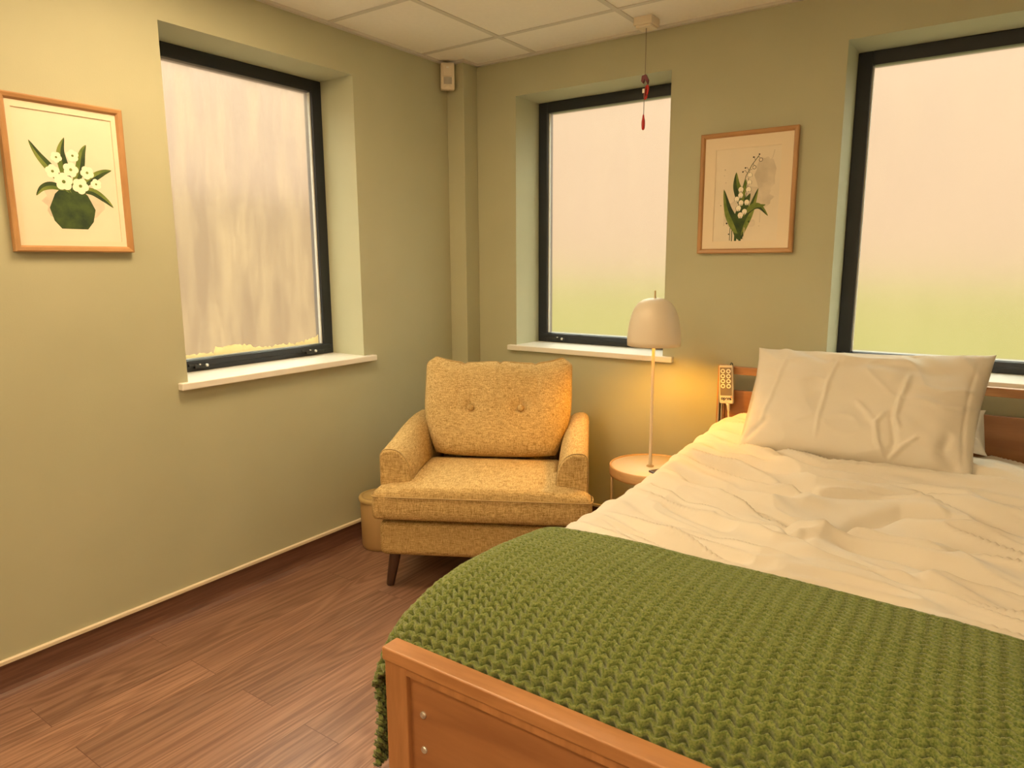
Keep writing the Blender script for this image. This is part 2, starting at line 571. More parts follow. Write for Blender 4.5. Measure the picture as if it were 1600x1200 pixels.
def window(name, n, wall, a0, a1, pane_m, latches, bead_side, label):
    """built in local axes: u along the wall, d outward depth, z up"""
    root = empty(name, (0, 0, 0))
    struct(root, label)
    if wall == 'back':
        P = lambda u, d, z: (u, d, z)
    else:
        P = lambda u, d, z: (-d, u, z)

    def lohi(u0, u1, d0, d1, z0, z1):
        p, q = P(u0, d0, z0), P(u1, d1, z1)
        return tuple(min(p[i], q[i]) for i in range(3)), tuple(max(p[i], q[i]) for i in range(3))
    bm = bmesh.new()
    fw = 0.056
    d0, d1 = 0.222, 0.285
    for u0, u1, z0, z1 in ((a0, a0 + fw, Z0, Z1), (a1 - fw, a1, Z0, Z1), (a0 + fw, a1 - fw, Z0, Z0 + 0.052), (a0 + fw, a1 - fw, Z1 - fw, Z1)):
        bx(bm, *lohi(u0, u1, d0, d1, z0, z1), 0.003)
    # raised sash line on the bottom and top members
    bx(bm, *lohi(a0 + 0.02, a1 - 0.02, d0 - 0.006, d0 + 0.01, Z0 + 0.022, Z0 + 0.048), 0.002)
    from_bm('window_frame', bm, M['frame'], root)
    # glazing bead on one jamb catches the light
    u = a0 + fw if bead_side == 'lo' else a1 - fw - 0.006
    box('glazing_bead', *lohi(u, u + 0.006, 0.236, 0.252, Z0 + 0.052, Z1 - fw), M['bead'], root, bevel=0.001)
    box('pane', *lohi(a0 + fw - 0.005, a1 - fw + 0.005, 0.250, 0.258, Z0 + 0.045, Z1 - fw + 0.005), pane_m, root, bevel=0)
    for u in latches:
        bm = bmesh.new()
        bx(bm, *lohi(u - 0.05, u + 0.012, d0 - 0.014, d0, Z0 + 0.012, Z0 + 0.03), 0.002)
        bx(bm, *lohi(u - 0.075, u - 0.045, d0 - 0.012, d0, Z0 + 0.022, Z0 + 0.034), 0.002)
        la = from_bm('stay', bm, M['black'], root)
        bm = bmesh.new()
        c = P(u + 0.001, d0 - 0.018, Z0 + 0.023)
        rot = Matrix.Rotation(PI / 2, 3, 'X') if wall == 'back' else Matrix.Rotation(PI / 2, 3, 'Y')
        lathe(bm, [(0.004, -0.006), (0.0065, -0.003), (0.0065, 0.004), (0.004, 0.006)], c, 12, rot)
        lathe(bm, [(0.0025, -0.005), (0.0035, 0.004)], P(u - 0.03, d0 - 0.016, Z0 + 0.03), 10, rot)
        from_bm('screw', bm, M['steel'], la)
    s0, s1 = a0 - 0.042, a1 + 0.058
    bm = bmesh.new()
    bx(bm, *lohi(s0, s1, -0.032, 0, Z0 - 0.028, Z0), 0.004)
    bx(bm, *lohi(a0, a1, -0.004, d0 + 0.03, Z0 - 0.028, Z0), 0.0)
    from_bm('window_sill', bm, M['sill'], root)
    return root


window('window_1', 1, 'left', *WL, M['pane_stained'], [-1.494, -0.915], 'hi', 'fogged frosted window on the left wall, dark frame')
window('window_2', 2, 'back', *WB, M['pane'], [0.535], 'lo', 'frosted window with dark frame between corner and lamp')
window('window_3', 3, 'back', *WR, M['pane'], [2.45], 'lo', 'frosted window with dark frame above the headboard')

# crust of dried condensation along the foot of the left pane
bm = bmesh.new()
rng = random.Random(3)
y = WL[0] + 0.06
top = []
while y < WL[1] - 0.062:
    a = (y - WL[0]) / (WL[1] - WL[0])
    top.append((y, Z0 + 0.060 + 0.014 * rng.random() + 0.03 * max(0, (a - 0.80)) / 0.2 * (1.0 + rng.random()) + (0.02 if 0.3 < a < 0.5 else 0)))
    y += 0.011
vb = []
for y, z in top:
    vb.append((bm.verts.new((-0.2485, y, Z0 + 0.053)), bm.verts.new((-0.2485, y, z)), bm.verts.new((-0.2465, y, Z0 + 0.054)), bm.verts.new((-0.2475, y, z - 0.006))))
for p, q in zip(vb, vb[1:]):
    bm.faces.new([p[2], q[2], q[3], p[3]])
    bm.faces.new([p[3], q[3], q[1], p[1]])
    bm.faces.new([p[0], q[0], q[1], p[1]])
from_bm('residue', bm, M['residue'], bpy.data.objects['window_1'])

# ------------------------------------------------------------------ outside
struct(box('ground', (-40, 0.9, -0.5), (40, 60, -0.4), M['grass'], bevel=0), 'green lawn outside')
struct(box('exterior_wall', (-5.0, -9, -0.5), (-4.6, 5.0, 2.15), M['house'], bevel=0), 'peach rendered garden wall outside the left window')
struct(box('exterior_paving', (-4.6, -12, -0.45), (-0.35, 5.0, -0.39), mat('tan_paving', (0.062, 0.041, 0.017), 0.9, col2=(0.074, 0.050, 0.022), scale=3, spec=0.0), bevel=0))

# ------------------------------------------------------------------ ceiling lights (out of the frame)
def ceiling_light(x0, y0, label):
    t = empty('ceiling_light', (x0 + 0.3055, y0 + 0.3, H))
    tag(t, label, 'ceiling light', 'square ceiling light panels')
    bm = bmesh.new()
    s = 0.297
    for lo, hi in (((-s, -s, -0.012), (s, -s + 0.02, -0.004)), ((-s, s - 0.02, -0.012), (s, s, -0.004)), ((-s, -s + 0.02, -0.012), (-s + 0.02, s - 0.02, -0.004)), ((s - 0.02, -s + 0.02, -0.012), (s, s - 0.02, -0.004))):
        bx(bm, lo, hi, 0.001)
    from_bm('trim', bm, M['tbar'], t)
    box('diffuser', (-s + 0.02, -s + 0.02, -0.0095), (s - 0.02, s - 0.02, -0.0045), M['panel_light'], t, bevel=0)
ceiling_light(gx[0], gy[3], 'square lit ceiling panel nearer the corner armchair')
ceiling_light(gx[3], gy[6], 'added square lit ceiling panel behind the foot of the bed')  # unseen panel added, set far back so the duvet folds get shading
ceiling_light(gx[0], gy[6], 'added square fill panel in the ceiling furthest from the windows')  # unseen panel added as fill light for the left wall


# ------------------------------------------------------------------ armchair
def armchair():
    th = math.radians(28.5)
    e = Vector((math.cos(th), math.sin(th), 0))
    root = empty('armchair', Vector((0.495, -1.205, 0)) + e * 0.433, th)
    tag(root, 'oatmeal tweed armchair with buttoned back cushion standing in the corner', 'armchair')
    W = 0.435
    # base
    bm = bmesh.new()
    bx(bm, (-W, 0, 0.165), (W, 0.78, 0.315), 0.028, 4)
    for f in bm.faces: f.smooth = True
    b = from_bm('base', bm, M['chair'], root, True)
    bm = bmesh.new()
    bx(bm, (-W + 0.14, 0.62, 0.31), (W - 0.14, 0.80, 0.78), 0.04, 4)
    from_bm('back_frame', bm, M['chair'], root, True)
    # arms: profile in (x, z), outer side at 0, running back and rising a little
    prof = [(0.0, 0.318), (0.0, 0.45), (0.0, 0.575), (0.003, 0.594), (0.011, 0.606), (0.024, 0.612), (0.045, 0.613), (0.068, 0.609), (0.088, 0.598),
            (0.106, 0.578), (0.119, 0.552), (0.127, 0.52), (0.131, 0.48), (0.132, 0.44), (0.132, 0.318)]
    for s in (-1, 1):
        bm = bmesh.new()
        ys = [(0.052, 0.93, 0.0), (0.057, 0.975, 0.0), (0.066, 1.0, 0.0), (0.2, 1, 0.010), (0.35, 1, 0.026), (0.5, 1.0, 0.036), (0.62, 1, 0.036), (0.72, 1, 0.03), (0.775, 0.96, 0.02), (0.785, 0.9, 0.01)]
        rows = []
        for y, k, dz in ys:
            row = []
            for x, z in prof:
                cx, cz = 0.066, 0.46
                xx = cx + (x - cx) * k; zz = cz + (z - cz) * k + dz * max(0, (z - 0.4) / 0.2)
                row.append(bm.verts.new((s * (-W + xx) * -1 if s > 0 else -W + xx, y, zz)))
            rows.append(row)
        n = len(prof)
        for r0, r1 in zip(rows, rows[1:]):
            for i in range(n):
                f = bm.faces.new([r0[i], r0[(i + 1) % n], r1[(i + 1) % n], r1[i]])
                f.smooth = True
        bm.faces.new(rows[0]); bm.faces.new(rows[-1])
        arm = from_bm('arm', bm, M['chair'], root)
        bm = bmesh.new()
        pts = [((W - x) * (1 if s > 0 else -1), 0.062, z) for x, z in prof]
        tube(bm, pts, 0.0028, 6)
        from_bm('piping', bm, M['chair_pipe'], arm)
    # seat cushion, T shaped in plan
    def outline(t):
        pass
    N = 44
    out = [(-0.455, -0.038), (-0.455, 0.062), (-0.30, 0.075), (-0.30, 0.50), (0.30, 0.50), (0.30, 0.075), (0.455, 0.062), (0.455, -0.038)]
    rad = [0.035, 0.03, 0.03, 0.03, 0.03, 0.03, 0.03, 0.035]
    ring = []
    n = len(out)
    for i in range(n):
        p0, p1, p2 = Vector(out[i - 1]), Vector(out[i]), Vector(out[(i + 1) % n])
        a = (p0 - p1).normalized(); b2 = (p2 - p1).normalized()
        L = rad[i]
        for k in range(7):
            t = k / 6
            ring.append(((1 - t) ** 2) * (p1 + a * L) + 2 * t * (1 - t) * p1 + t * t * (p1 + b2 * L))
    # subdivide long sides
    full = []
    for i, p in enumerate(ring):
        q = ring[(i + 1) % len(ring)]
        d = (q - p).length
        k = max(1, int(d / 0.03))
        for j in range(k):
            full.append(p + (q - p) * j / k)
    bm = bmesh.new()
    levels = [(0.965, 0.334), (0.988, 0.338), (1.0, 0.35), (1.004, 0.375), (1.003, 0.405), (0.997, 0.432)]
    rows = []
    cen = Vector((0, 0.2))

    def crown(p):
        fx = max(0, 1 - (abs(p.x) / 0.46) ** 3)
        fy = 1 - abs((p.y - 0.22) / 0.30) ** 2.5 if abs(p.y - 0.22) < 0.30 else 0
        return 0.032 * fx * max(0, fy)
    def inset(p, d):
        # approximate inward offset toward the centre spine
        q = Vector((max(-0.27, min(0.27, p.x)), max(0.03, min(0.44, p.y))))
        if abs(p.x) > 0.30:
            q = Vector((math.copysign(min(abs(p.x), 0.40), p.x), 0.012))
        v = q - p
        return p + v * min(1, d / max(v.length, 1e-4))
    for k, z in levels:
        rows.append([bm.verts.new((*(inset(p, 0.022 * (1.004 - k) / 0.039)), z - 0.0 * p.x)) for p in full])
    for d, z in ((0.008, 0.444), (0.018, 0.452), (0.032, 0.457), (0.05, 0.460)):
        rows.append([bm.verts.new((*(inset(p, d)), z + crown(inset(p, d)))) for p in full])
    m_ = len(full)
    for r0, r1 in zip(rows, rows[1:]):
        for i in range(m_):
            bm.faces.new([r0[i], r0[(i + 1) % m_], r1[(i + 1) % m_], r1[i]]).smooth = True
    bm.faces.new(list(reversed(rows[0])))
    cap = bm.faces.new(rows[-1])
    res = bmesh.ops.triangulate(bm, faces=[cap])
    for _ in range(4):
        ed = [e_ for e_ in bm.edges if e_.calc_length() > 0.05 and all(v.co.z > 0.455 for v in e_.verts) and e_ not in ()]
        if not ed: break
        bmesh.ops.subdivide_edges(bm, edges=ed, cuts=1)
        bmesh.ops.triangulate(bm, faces=[f for f in bm.faces if len(f.verts) > 4])
    for v in bm.verts:
        if v.co.z > 0.4595:
            v.co.z = 0.460 + crown(Vector((v.co.x, v.co.y)))
    for f in bm.faces: f.smooth = True
    seat = from_bm('seat_cushion', bm, M['chair'], root, True)
    bm = bmesh.new()
    for z in (0.437,):
        tube(bm, [(*(inset(p, -0.0012)), z) for p in full if p.y < 0.06] , 0.0026, 6)
    from_bm('piping', bm, M['chair_pipe'], seat)

    # back cushion: grid lens between an outline
    nu, nv = 121, 97
    U, Vv = np.meshgrid(np.linspace(-1, 1, nu), np.linspace(0, 1, nv), indexing='ij')
    halfw = 0.280 + 0.070 * np.sin(PI / 2 * np.clip(Vv / 0.55, 0, 1)) ** 0.9
    halfw -= 0.030 * np.clip((Vv - 0.93) / 0.07, 0, 1) ** 2
    zt = 0.908 + 0.026 * np.abs(U) ** 4 - 0.016 * np.clip((np.abs(U) - 0.93) / 0.07, 0, 1) ** 2 + 0.004 * np.cos(U * 6)
    for c in (-0.52, 0.02, 0.55):
        zt -= 0.008 * np.exp(-((U - c) / 0.035) ** 2)
    zb = 0.482 + 0.012 * U ** 2
    X = U * halfw
    Z = zb + (zt - zb) * Vv
    lean = 0.455 + 0.15 * Vv
    prof_t = (np.clip(1 - np.abs(U) ** 6, 0, 1) ** 0.5) * (np.clip(1 - np.abs(2 * Vv - 1) ** 5, 0, 1) ** 0.5)
    front = 0.085 * prof_t * (1.08 - 0.25 * Vv)
    # button tufts and pulls
    for c in (-0.118, 0.118):
        r = np.hypot((X - c), (Z - 0.713))
        front -= 0.016 * np.exp(-(r / 0.030) ** 2) + 0.008 * np.exp(-(r / 0.09) ** 2)
    front -= 0.006 * np.exp(-((X - 0.005) / 0.01) ** 2) * np.clip((Vv - 0.8) / 0.2, 0, 1)
    front += 0.003 * vnoise(U * 3 + 9, Vv * 4 + 3, 5)
    Fr = np.stack([X, lean - front, Z + 0.02 * prof_t * 0], -1)
    Bk = np.stack([X, lean + 0.075 * prof_t, Z], -1)
    # one closed shell
    bmv = np.concatenate([Fr, Bk[:, ::-1]], axis=1)
    bmv = np.concatenate([bmv, bmv[:, :1]], axis=1)
    bc = grid_mesh('back_cushion', bmv, M['chair'], root)
    bm = bmesh.new()
    tube(bm, [(X[0, j], lean[0, j], Z[0, j]) for j in range(nv)] + [(X[i, -1], lean[i, -1], Z[i, -1]) for i in range(nu)] + [(X[-1, j], lean[-1, j], Z[-1, j]) for j in range(nv - 1, -1, -1)], 0.003, 6)
    from_bm('piping', bm, M['chair_pipe'], bc)
    for c in (-0.118, 0.118):
        i = int(np.argmin(np.abs(X[:, 54] - c)))
        j = int(np.argmin(np.abs(Z[i] - 0.713)))
        y = (lean - front)[i, j]
        bm = bmesh.new()
        lathe(bm, [(0.0005, 0.009), (0.008, 0.0085), (0.0135, 0.006), (0.0155, 0.002), (0.0155, -0.003), (0.010, -0.01)], (c, y - 0.012, 0.713), 20, Matrix.Rotation(PI / 2, 3, 'X'))
        from_bm('button', bm, M['chair'], bc, True)
    for sx in (-1, 1):
        for y0, dy in ((0.085, -0.012), (0.70, 0.03)):
            bm = bmesh.new()
            tube(bm, [(sx * 0.385 + sx * 0.03 * t, y0 + dy * t, 0.17 * (1 - t)) for t in (0, 0.25, 0.5, 0.75, 0.97, 1.0)], [0.025, 0.024, 0.022, 0.0195, 0.017, 0.014], 18)
            o = from_bm('leg', bm, M['dark_leg'], root)
            o['label'] = 'dark tapered wooden leg'
    return root
armchair()

# ------------------------------------------------------------------ bin
t = empty('waste_bin', (0.128, -0.835, 0))
tag(t, 'small tan round bin on the floor left of the armchair', 'bin')
bm = bmesh.new()
lathe(bm, [(0.088, 0.0), (0.094, 0.004), (0.098, 0.02), (0.100, 0.238), (0.097, 0.242)], n=48)
from_bm('body', bm, M['bin'], t)
bm = bmesh.new()
lathe(bm, [(0.101, 0.238), (0.106, 0.241), (0.107, 0.252), (0.104, 0.259), (0.097, 0.262), (0.088, 0.262), (0.087, 0.2595), (0.085, 0.2595), (0.084, 0.262), (0.05, 0.264), (0.002, 0.265)], n=48)
from_bm('lid', bm, M['bin_lid'], t)

# ------------------------------------------------------------------ side table and lamp
TX, TY, TZ, TR = 1.344, -0.357, 0.489, 0.188
t = empty('side_table', (TX, TY, 0))
tag(t, 'round cream tray-top side table between armchair and bed', 'side table')
bm = bmesh.new()
lathe(bm, [(0.002, TZ - 0.014), (TR - 0.003, TZ - 0.014), (TR - 0.003, TZ), (0.002, TZ)], n=64)
from_bm('table_top', bm, M['table'], t)
bm = bmesh.new()
lathe(bm, [(TR - 0.005, TZ - 0.038), (TR, TZ - 0.038), (TR + 0.001, TZ - 0.03), (TR + 0.001, TZ + 0.004), (TR - 0.001, TZ + 0.006), (TR - 0.006, TZ + 0.006), (TR - 0.006, TZ - 0.038)], n=64, cap=False)
from_bm('rim', bm, M['table_rim'], t)
for k in range(3):
    a = math.radians(216 + 120 * k)
    bm = bmesh.new()
    rr = TR - 0.009
    tube(bm, [(rr * math.cos(a), rr * math.sin(a), TZ - 0.02), (rr * math.cos(a), rr * math.sin(a), 0.0)], 0.0065, 12)
    from_bm('leg', bm, M['brass'], t)
bm = bmesh.new()
tube(bm, [((TR - 0.009) * math.cos(2 * PI * k / 40), (TR - 0.009) * math.sin(2 * PI * k / 40), 0.0065) for k in range(41)], 0.0055, 8, cap=False)
from_bm('foot_ring', bm, M['brass'], t)

LX, LY = 1.336, -0.365
t = empty('table_lamp', (LX, LY, TZ))
tag(t, 'tall slim cream lamp with dome shade lit on side table', 'lamp')
bm = bmesh.new()
lathe(bm, [(0.0165, 0.0), (0.0165, 0.003), (0.013, 0.005), (0.0075, 0.006)], n=24)
from_bm('base', bm, M['brass'], t)
bm = bmesh.new()
lathe(bm, [(0.0075, 0.003), (0.0072, 0.06), (0.0066, 0.12), (0.0066, 0.52), (0.0075, 0.53), (0.0075, 0.60)], n=20)
from_bm('pole', bm, M['lamp'], t)
bm = bmesh.new()
lathe(bm, [(0.008, 0.535), (0.018, 0.545), (0.0215, 0.556), (0.0215, 0.566), (0.016, 0.572), (0.008, 0.573)], n=24)
from_bm('lamp_holder', bm, M['lamp_in'], t)
bm = bmesh.new()
outer = [(0.1125, 0.538), (0.1135, 0.56), (0.111, 0.60), (0.106, 0.635), (0.098, 0.668), (0.086, 0.697), (0.070, 0.719), (0.050, 0.733), (0.028, 0.7395), (0.006, 0.741)]
inner = [(r - 0.003 if r > 0.01 else 0.006, z - 0.003 if z > 0.6 else z) for r, z in outer]
lathe(bm, inner + outer[::-1] + [inner[0]], n=56, cap=False)
from_bm('lamp_shade', bm, M['lamp'], t)
bm = bmesh.new()
lathe(bm, [(0.006, 0.738), (0.006, 0.742), (0.0035, 0.744), (0.0035, 0.770), (0.002, 0.772)], n=14)
from_bm('finial', bm, M['brass'], t)
bm = bmesh.new()
lathe(bm, [(0.012, 0.573), (0.02, 0.585), (0.026, 0.602), (0.026, 0.618), (0.018, 0.634), (0.002, 0.640)], n=20)
from_bm('bulb', bm, M['bulb'], t)

# phone on the table
t = empty('mobile_phone', (1.432, -0.405, TZ + 0.0002), math.radians(62))
tag(t, 'thin dark phone lying on the side table edge by the bed', 'phone')
box('body', (-0.072, -0.036, 0), (0.072, 0.036, 0.0085), M['phone'], t, bevel=0.003)

# ------------------------------------------------------------------ bed
BX0, BX1 = 1.532, 2.772
t = empty('bed', (BX0, 0, 0))
tag(t, 'wooden bed with panelled footboard and slatted headboard under the right window', 'bed')
bm = bmesh.new()
# headboard
bx(bm, (0.035, -0.098, 0.889), (BX1 - BX0 - 0.035, -0.074, 0.923), 0.003)
hb = from_bm('headboard', bm, M['bed'], t)
for x in (0.0, BX1 - BX0 - 0.036):
    box('post', (x, -0.102, 0.0), (x + 0.036, -0.062, 0.926), M['bed_v'], t, bevel=0.004)
box('headboard_panel', (0.036, -0.093, 0.34), (BX1 - BX0 - 0.036, -0.075, 0.817), M['bedpanel'], t, bevel=0.002)
# metal guide channel on the left post
bm = bmesh.new()
bx(bm, (0.010, -0.112, 0.40), (0.016, -0.102, 0.855), 0.001)
bx(bm, (0.024, -0.112, 0.40), (0.030, -0.102, 0.855), 0.001)
bx(bm, (0.016, -0.105, 0.40), (0.024, -0.1015, 0.855), 0.0005, mi=1)
from_bm('guide_channel', bm, [M['metal_grey'], M['black']], t)
# footboard
FX = 0.014
FW = BX1 - BX0 - 0.014
box('footboard_rail', (FX - 0.003, -2.207, 0.553), (FW + 0.003, -2.160, 0.583), M['bed'], t, bevel=0.004, seg=3)
bm = bmesh.new()
for x in (FX, FW - 0.062):
    bx(bm, (x, -2.202, 0.0), (x + 0.062, -2.164, 0.554), 0.003)
bx(bm, (FX + 0.062, -2.202, 0.535), (FW - 0.062, -2.164, 0.554), 0.0)
from_bm('footboard_stile', bm, M['bed_v'], t)
box('footboard_panel', (FX + 0.060, -2.190, 0.10), (FW - 0.060, -2.172, 0.540), M['bedpanel'], t, bevel=0.0)
for x in (0.111, FW - 0.097):
    for z in (0.453, 0.372):
        bm = bmesh.new()
        lathe(bm, [(0.003, 0.003), (0.0035, 0.0005), (0.005, 0.0035), (0.0072, 0.003), (0.008, 0.0), (0.008, -0.004)], (x, -2.1905, z), 20, Matrix.Rotation(PI / 2, 3, 'X'))
        s = from_bm('bolt', bm, M['steel'], t)
for x in (0.05, BX1 - BX0 - 0.075):
    box('side_rail', (x, -2.165, 0.27), (x + 0.025, -0.10, 0.40), M['bed'], t, bevel=0.003)
bm = bmesh.new()
for k in range(12):
    y = -0.2 - k * 0.165
    bx(bm, (0.075, y - 0.035, 0.40), (BX1 - BX0 - 0.075, y + 0.035, 0.415), 0.002)
from_bm('slat_deck', bm, M['bed'], t)

mt = box('mattress', (1.60, -2.13, 0.416), (2.72, -0.125, 0.565), M['mattress'], None, bevel=0.03, seg=4)
tag(mt, 'mattress on the wooden bed beneath the cream duvet', 'mattress')

# ------------------------------------------------------------------ duvet and blanket share one draped surface
YK = np.array([-2.175, -2.15, -2.12, -2.08, -2.0, -1.9, -1.75, -1.6, -1.47, -1.3, -1.1, -0.95, -0.8, -0.6, -0.42, -0.25, -0.15, -0.125, -0.113, -0.108])
ZK = np.array([0.500, 0.553, 0.588, 0.613, 0.637, 0.648, 0.645, 0.630, 0.616, 0.613, 0.618, 0.632, 0.655, 0.682, 0.693, 0.708, 0.714, 0.708, 0.690, 0.655])
XL = 1.503


def zc_of(y):
    k = np.argsort(YK)
    z = np.interp(y, YK[k], ZK[k])
    return z


def drape(na_side, na_arc, na_top, ys, zb, off):
    """returns V (na, ny, 3), arclength (na, ny) measured from the bed's middle line, top mask"""
    ys = np.asarray(ys)
    xl = np.interp(ys, [-2.2, -1.2, -0.75, -0.1], [XL, XL, 1.545, 1.555]) - off
    xr = 2 * 2.152 - xl
    zc = zc_of(ys)
    r = np.minimum(0.095, zc - zb - 0.02)
    cols = []
    arcs = []
    for j in range(len(ys)):
        R = r[j]; Rz = R * 0.85
        s = np.linspace(0, 1, na_side, endpoint=False)
        a = np.linspace(0, PI / 2, na_arc, endpoint=False)
        k = np.linspace(0, 1, na_top)
        left_x = np.concatenate([np.full(na_side, xl[j]) - 0.012 * np.sin(s * 5 + ys[j] * 14) * (1 - s), xl[j] + R - R * np.cos(a)])
        left_z = np.concatenate([zb + (zc[j] - Rz - zb) * s, zc[j] - Rz + Rz * np.sin(a)])
        tx = xl[j] + R + (xr[j] - xl[j] - 2 * R) * k
        tz = np.full(na_top, zc[j])
        x = np.concatenate([left_x, tx, (xl[j] + xr[j]) - left_x[::-1]])
        z = np.concatenate([left_z, tz, left_z[::-1]])
        ds = np.hypot(np.diff(x), np.diff(z))
        ar = np.concatenate([[0], np.cumsum(ds)])
        ar -= ar[-1] / 2
        cols.append(np.stack([x, np.full_like(x, ys[j]), z], -1)); arcs.append(ar)
    V = np.stack(cols, 1)
    A = np.stack(arcs, 1)
    # gentle crown and a fall to the right at the head
    X = V[..., 0]; Y = V[..., 1]
    topm = np.clip((V[..., 2] - (zc[None] - 0.05)) / 0.05, 0, 1)
    V[..., 2] += topm * (0.010 * (1 - np.abs((X - 2.152) / 0.62) ** 2) - 0.045 * np.clip((X - 1.64) / 1.0, 0, 1.1) * np.clip((Y + 0.55) / 0.4, 0, 1))
    V[..., 2] += topm * 0.006 * vnoise(X * 4 + 3, Y * 3 + 20, 11)
    return V, A, topm


def normals(V):
    du = np.gradient(V, axis=0); dv = np.gradient(V, axis=1)
    n = np.cross(dv, du)
    n /= np.linalg.norm(n, axis=-1, keepdims=True) + 1e-9
    mid = n[n.shape[0] // 2, n.shape[1] // 2]
    return n if mid[2] > 0 else -n


FOLDS = [
    ([(1.60, -0.80), (1.72, -0.88), (1.89, -0.98), (2.06, -1.09), (2.13, -1.11)], -0.016, 0.020),
    ([(1.62, -0.99), (1.79, -1.08), (1.98, -1.15), (2.09, -1.17)], -0.010, 0.018),
    ([(1.85, -0.90), (2.05, -0.88), (2.23, -0.80), (2.40, -0.76), (2.54, -0.83), (2.72, -0.86)], -0.012, 0.020),
    ([(2.13, -1.11), (2.19, -1.08), (2.27, -0.96), (2.36, -0.88), (2.48, -0.85), (2.70, -0.94)], -0.014, 0.018),
    ([(2.16, -1.10), (2.22, -1.05), (2.35, -1.04), (2.47, -1.06), (2.72, -1.05)], -0.014, 0.024),
    ([(2.07, -1.11), (2.14, -1.23), (2.18, -1.25)], -0.010, 0.012),
    ([(1.56, -0.48), (1.78, -0.52), (2.11, -0.50), (2.31, -0.51), (2.55, -0.50), (2.70, -0.56)], -0.007, 0.022),
    ([(1.66, -0.56), (1.81, -0.60), (2.14, -0.63), (2.39, -0.64), (2.70, -0.70)], -0.009, 0.022),
    ([(1.62, -1.20), (1.78, -1.28), (1.92, -1.33), (2.06, -1.34), (2.23, -1.38)], -0.008, 0.022),
    ([(1.62, -1.35), (1.75, -1.42), (1.94, -1.46), (2.15, -1.47)], -0.008, 0.024),
    ([(1.97, -1.48), (2.07, -1.52), (2.22, -1.52), (2.29, -1.49)], -0.012, 0.015),
    ([(1.90, -1.19), (2.06, -1.22), (2.14, -1.25), (2.17, -1.18)], -0.010, 0.014),
    ([(2.10, -1.22), (2.28, -1.29), (2.39, -1.34), (2.52, -1.36), (2.72, -1.35)], -0.009, 0.020),
    ([(2.20, -1.15), (2.33, -1.18), (2.47, -1.20), (2.72, -1.22)], -0.014, 0.026),
    ([(2.30, -1.24), (2.44, -1.29), (2.56, -1.40), (2.72, -1.43)], -0.007, 0.018),
    ([(1.62, -0.70), (1.80, -0.76), (1.98, -0.82), (2.12, -0.83)], -0.010, 0.022),
    ([(1.60, -0.62), (1.76, -0.67), (1.95, -0.70), (2.30, -0.70), (2.70, -0.76)], -0.009, 0.024),
    ([(1.66, -1.10), (1.85, -1.20), (1.98, -1.26)], -0.009, 0.020),
    # raised ridges beside the deep valleys
    ([(1.62, -0.86), (1.74, -0.93), (1.91, -1.03), (2.08, -1.14)], 0.010, 0.020),
    ([(2.17, -1.05), (2.27, -1.00), (2.38, -0.95), (2.70, -1.0)], 0.010, 0.024),
    ([(2.12, -1.17), (2.26, -1.11), (2.45, -1.13), (2.7, -1.13)], 0.012, 0.026),
    ([(1.85, -0.95), (2.08, -0.94), (2.24, -0.86), (2.42, -0.81), (2.7, -0.90)], 0.008, 0.02),
    ([(1.62, -1.28), (1.86, -1.39), (2.1, -1.42), (2.4, -1.44)], 0.008, 0.03),
    ([(1.7, -0.65), (2.0, -0.76), (2.3, -0.74)], 0.006, 0.025),
]
ys = np.concatenate([np.linspace(-2.10, -1.62, 40, endpoint=False), np.linspace(-1.62, -0.14, 250, endpoint=False), np.linspace(-0.14, -0.108, 10)])
V, A, topm = drape(26, 20, 210, ys, 0.42, 0.0)
nn = normals(V)
X, Y = V[..., 0], V[..., 1]
D = np.zeros(X.shape)
FA = 2.6
wob = 0.012 * vnoise(X * 9, Y * 9, 2)
for P, amp, wid in FOLDS:
    d, p = seg_dist(X + wob * 0.5, Y + wob, P)
    end = np.clip(np.minimum(p, 1 - p) * 5, 0, 1) ** 0.7
    D += (FA if amp < 0 else 0.7) * amp * end * np.exp(-(d / (wid * 1.25)) ** 2)
# long ridged folds that fan in to the knot from the left and run on to the right
flow = np.where(X < 2.10, -0.45 * (X - 2.10), -0.06 * (X - 2.10) + 0.05 * np.sin((X - 2.10) * 5.5))
y0 = Y - flow + 0.010 * vnoise(X * 6, Y * 5, 24)
r1 = 1 - np.abs(vnoise(X * 2.2 + 3, y0 * 11 + 40, 21))
r2 = 1 - np.abs(vnoise(X * 3.0 + 8, y0 * 19 + 70, 22))
inner = np.clip((X - 1.56) / 0.16, 0.22, 1)
D += inner * (0.032 * (r1 ** 2.0 - 0.45) + 0.030 * (r2 ** 2.5 - 0.4))
D += 0.006 * vnoise(X * 3.5 + Y * 3, Y * 17 + X * 6, 26) + 0.0007 * vnoise(X * 30, Y * 50 + X * 16, 23)
fade = np.clip((Y + 1.60) / 0.06, 0, 1)
sidefade = np.clip(topm + 0.35, 0, 1)
V = V + nn * (D * fade * sidefade)[..., None]
duvet = grid_mesh('duvet', V, M['linen'])
tag(duvet, 'rumpled cream duvet spread over the bed', 'duvet')
sm = duvet.modifiers.new('thick', 'SOLIDIFY'); sm.thickness = 0.010; sm.offset = 1.0 if False else -1.0

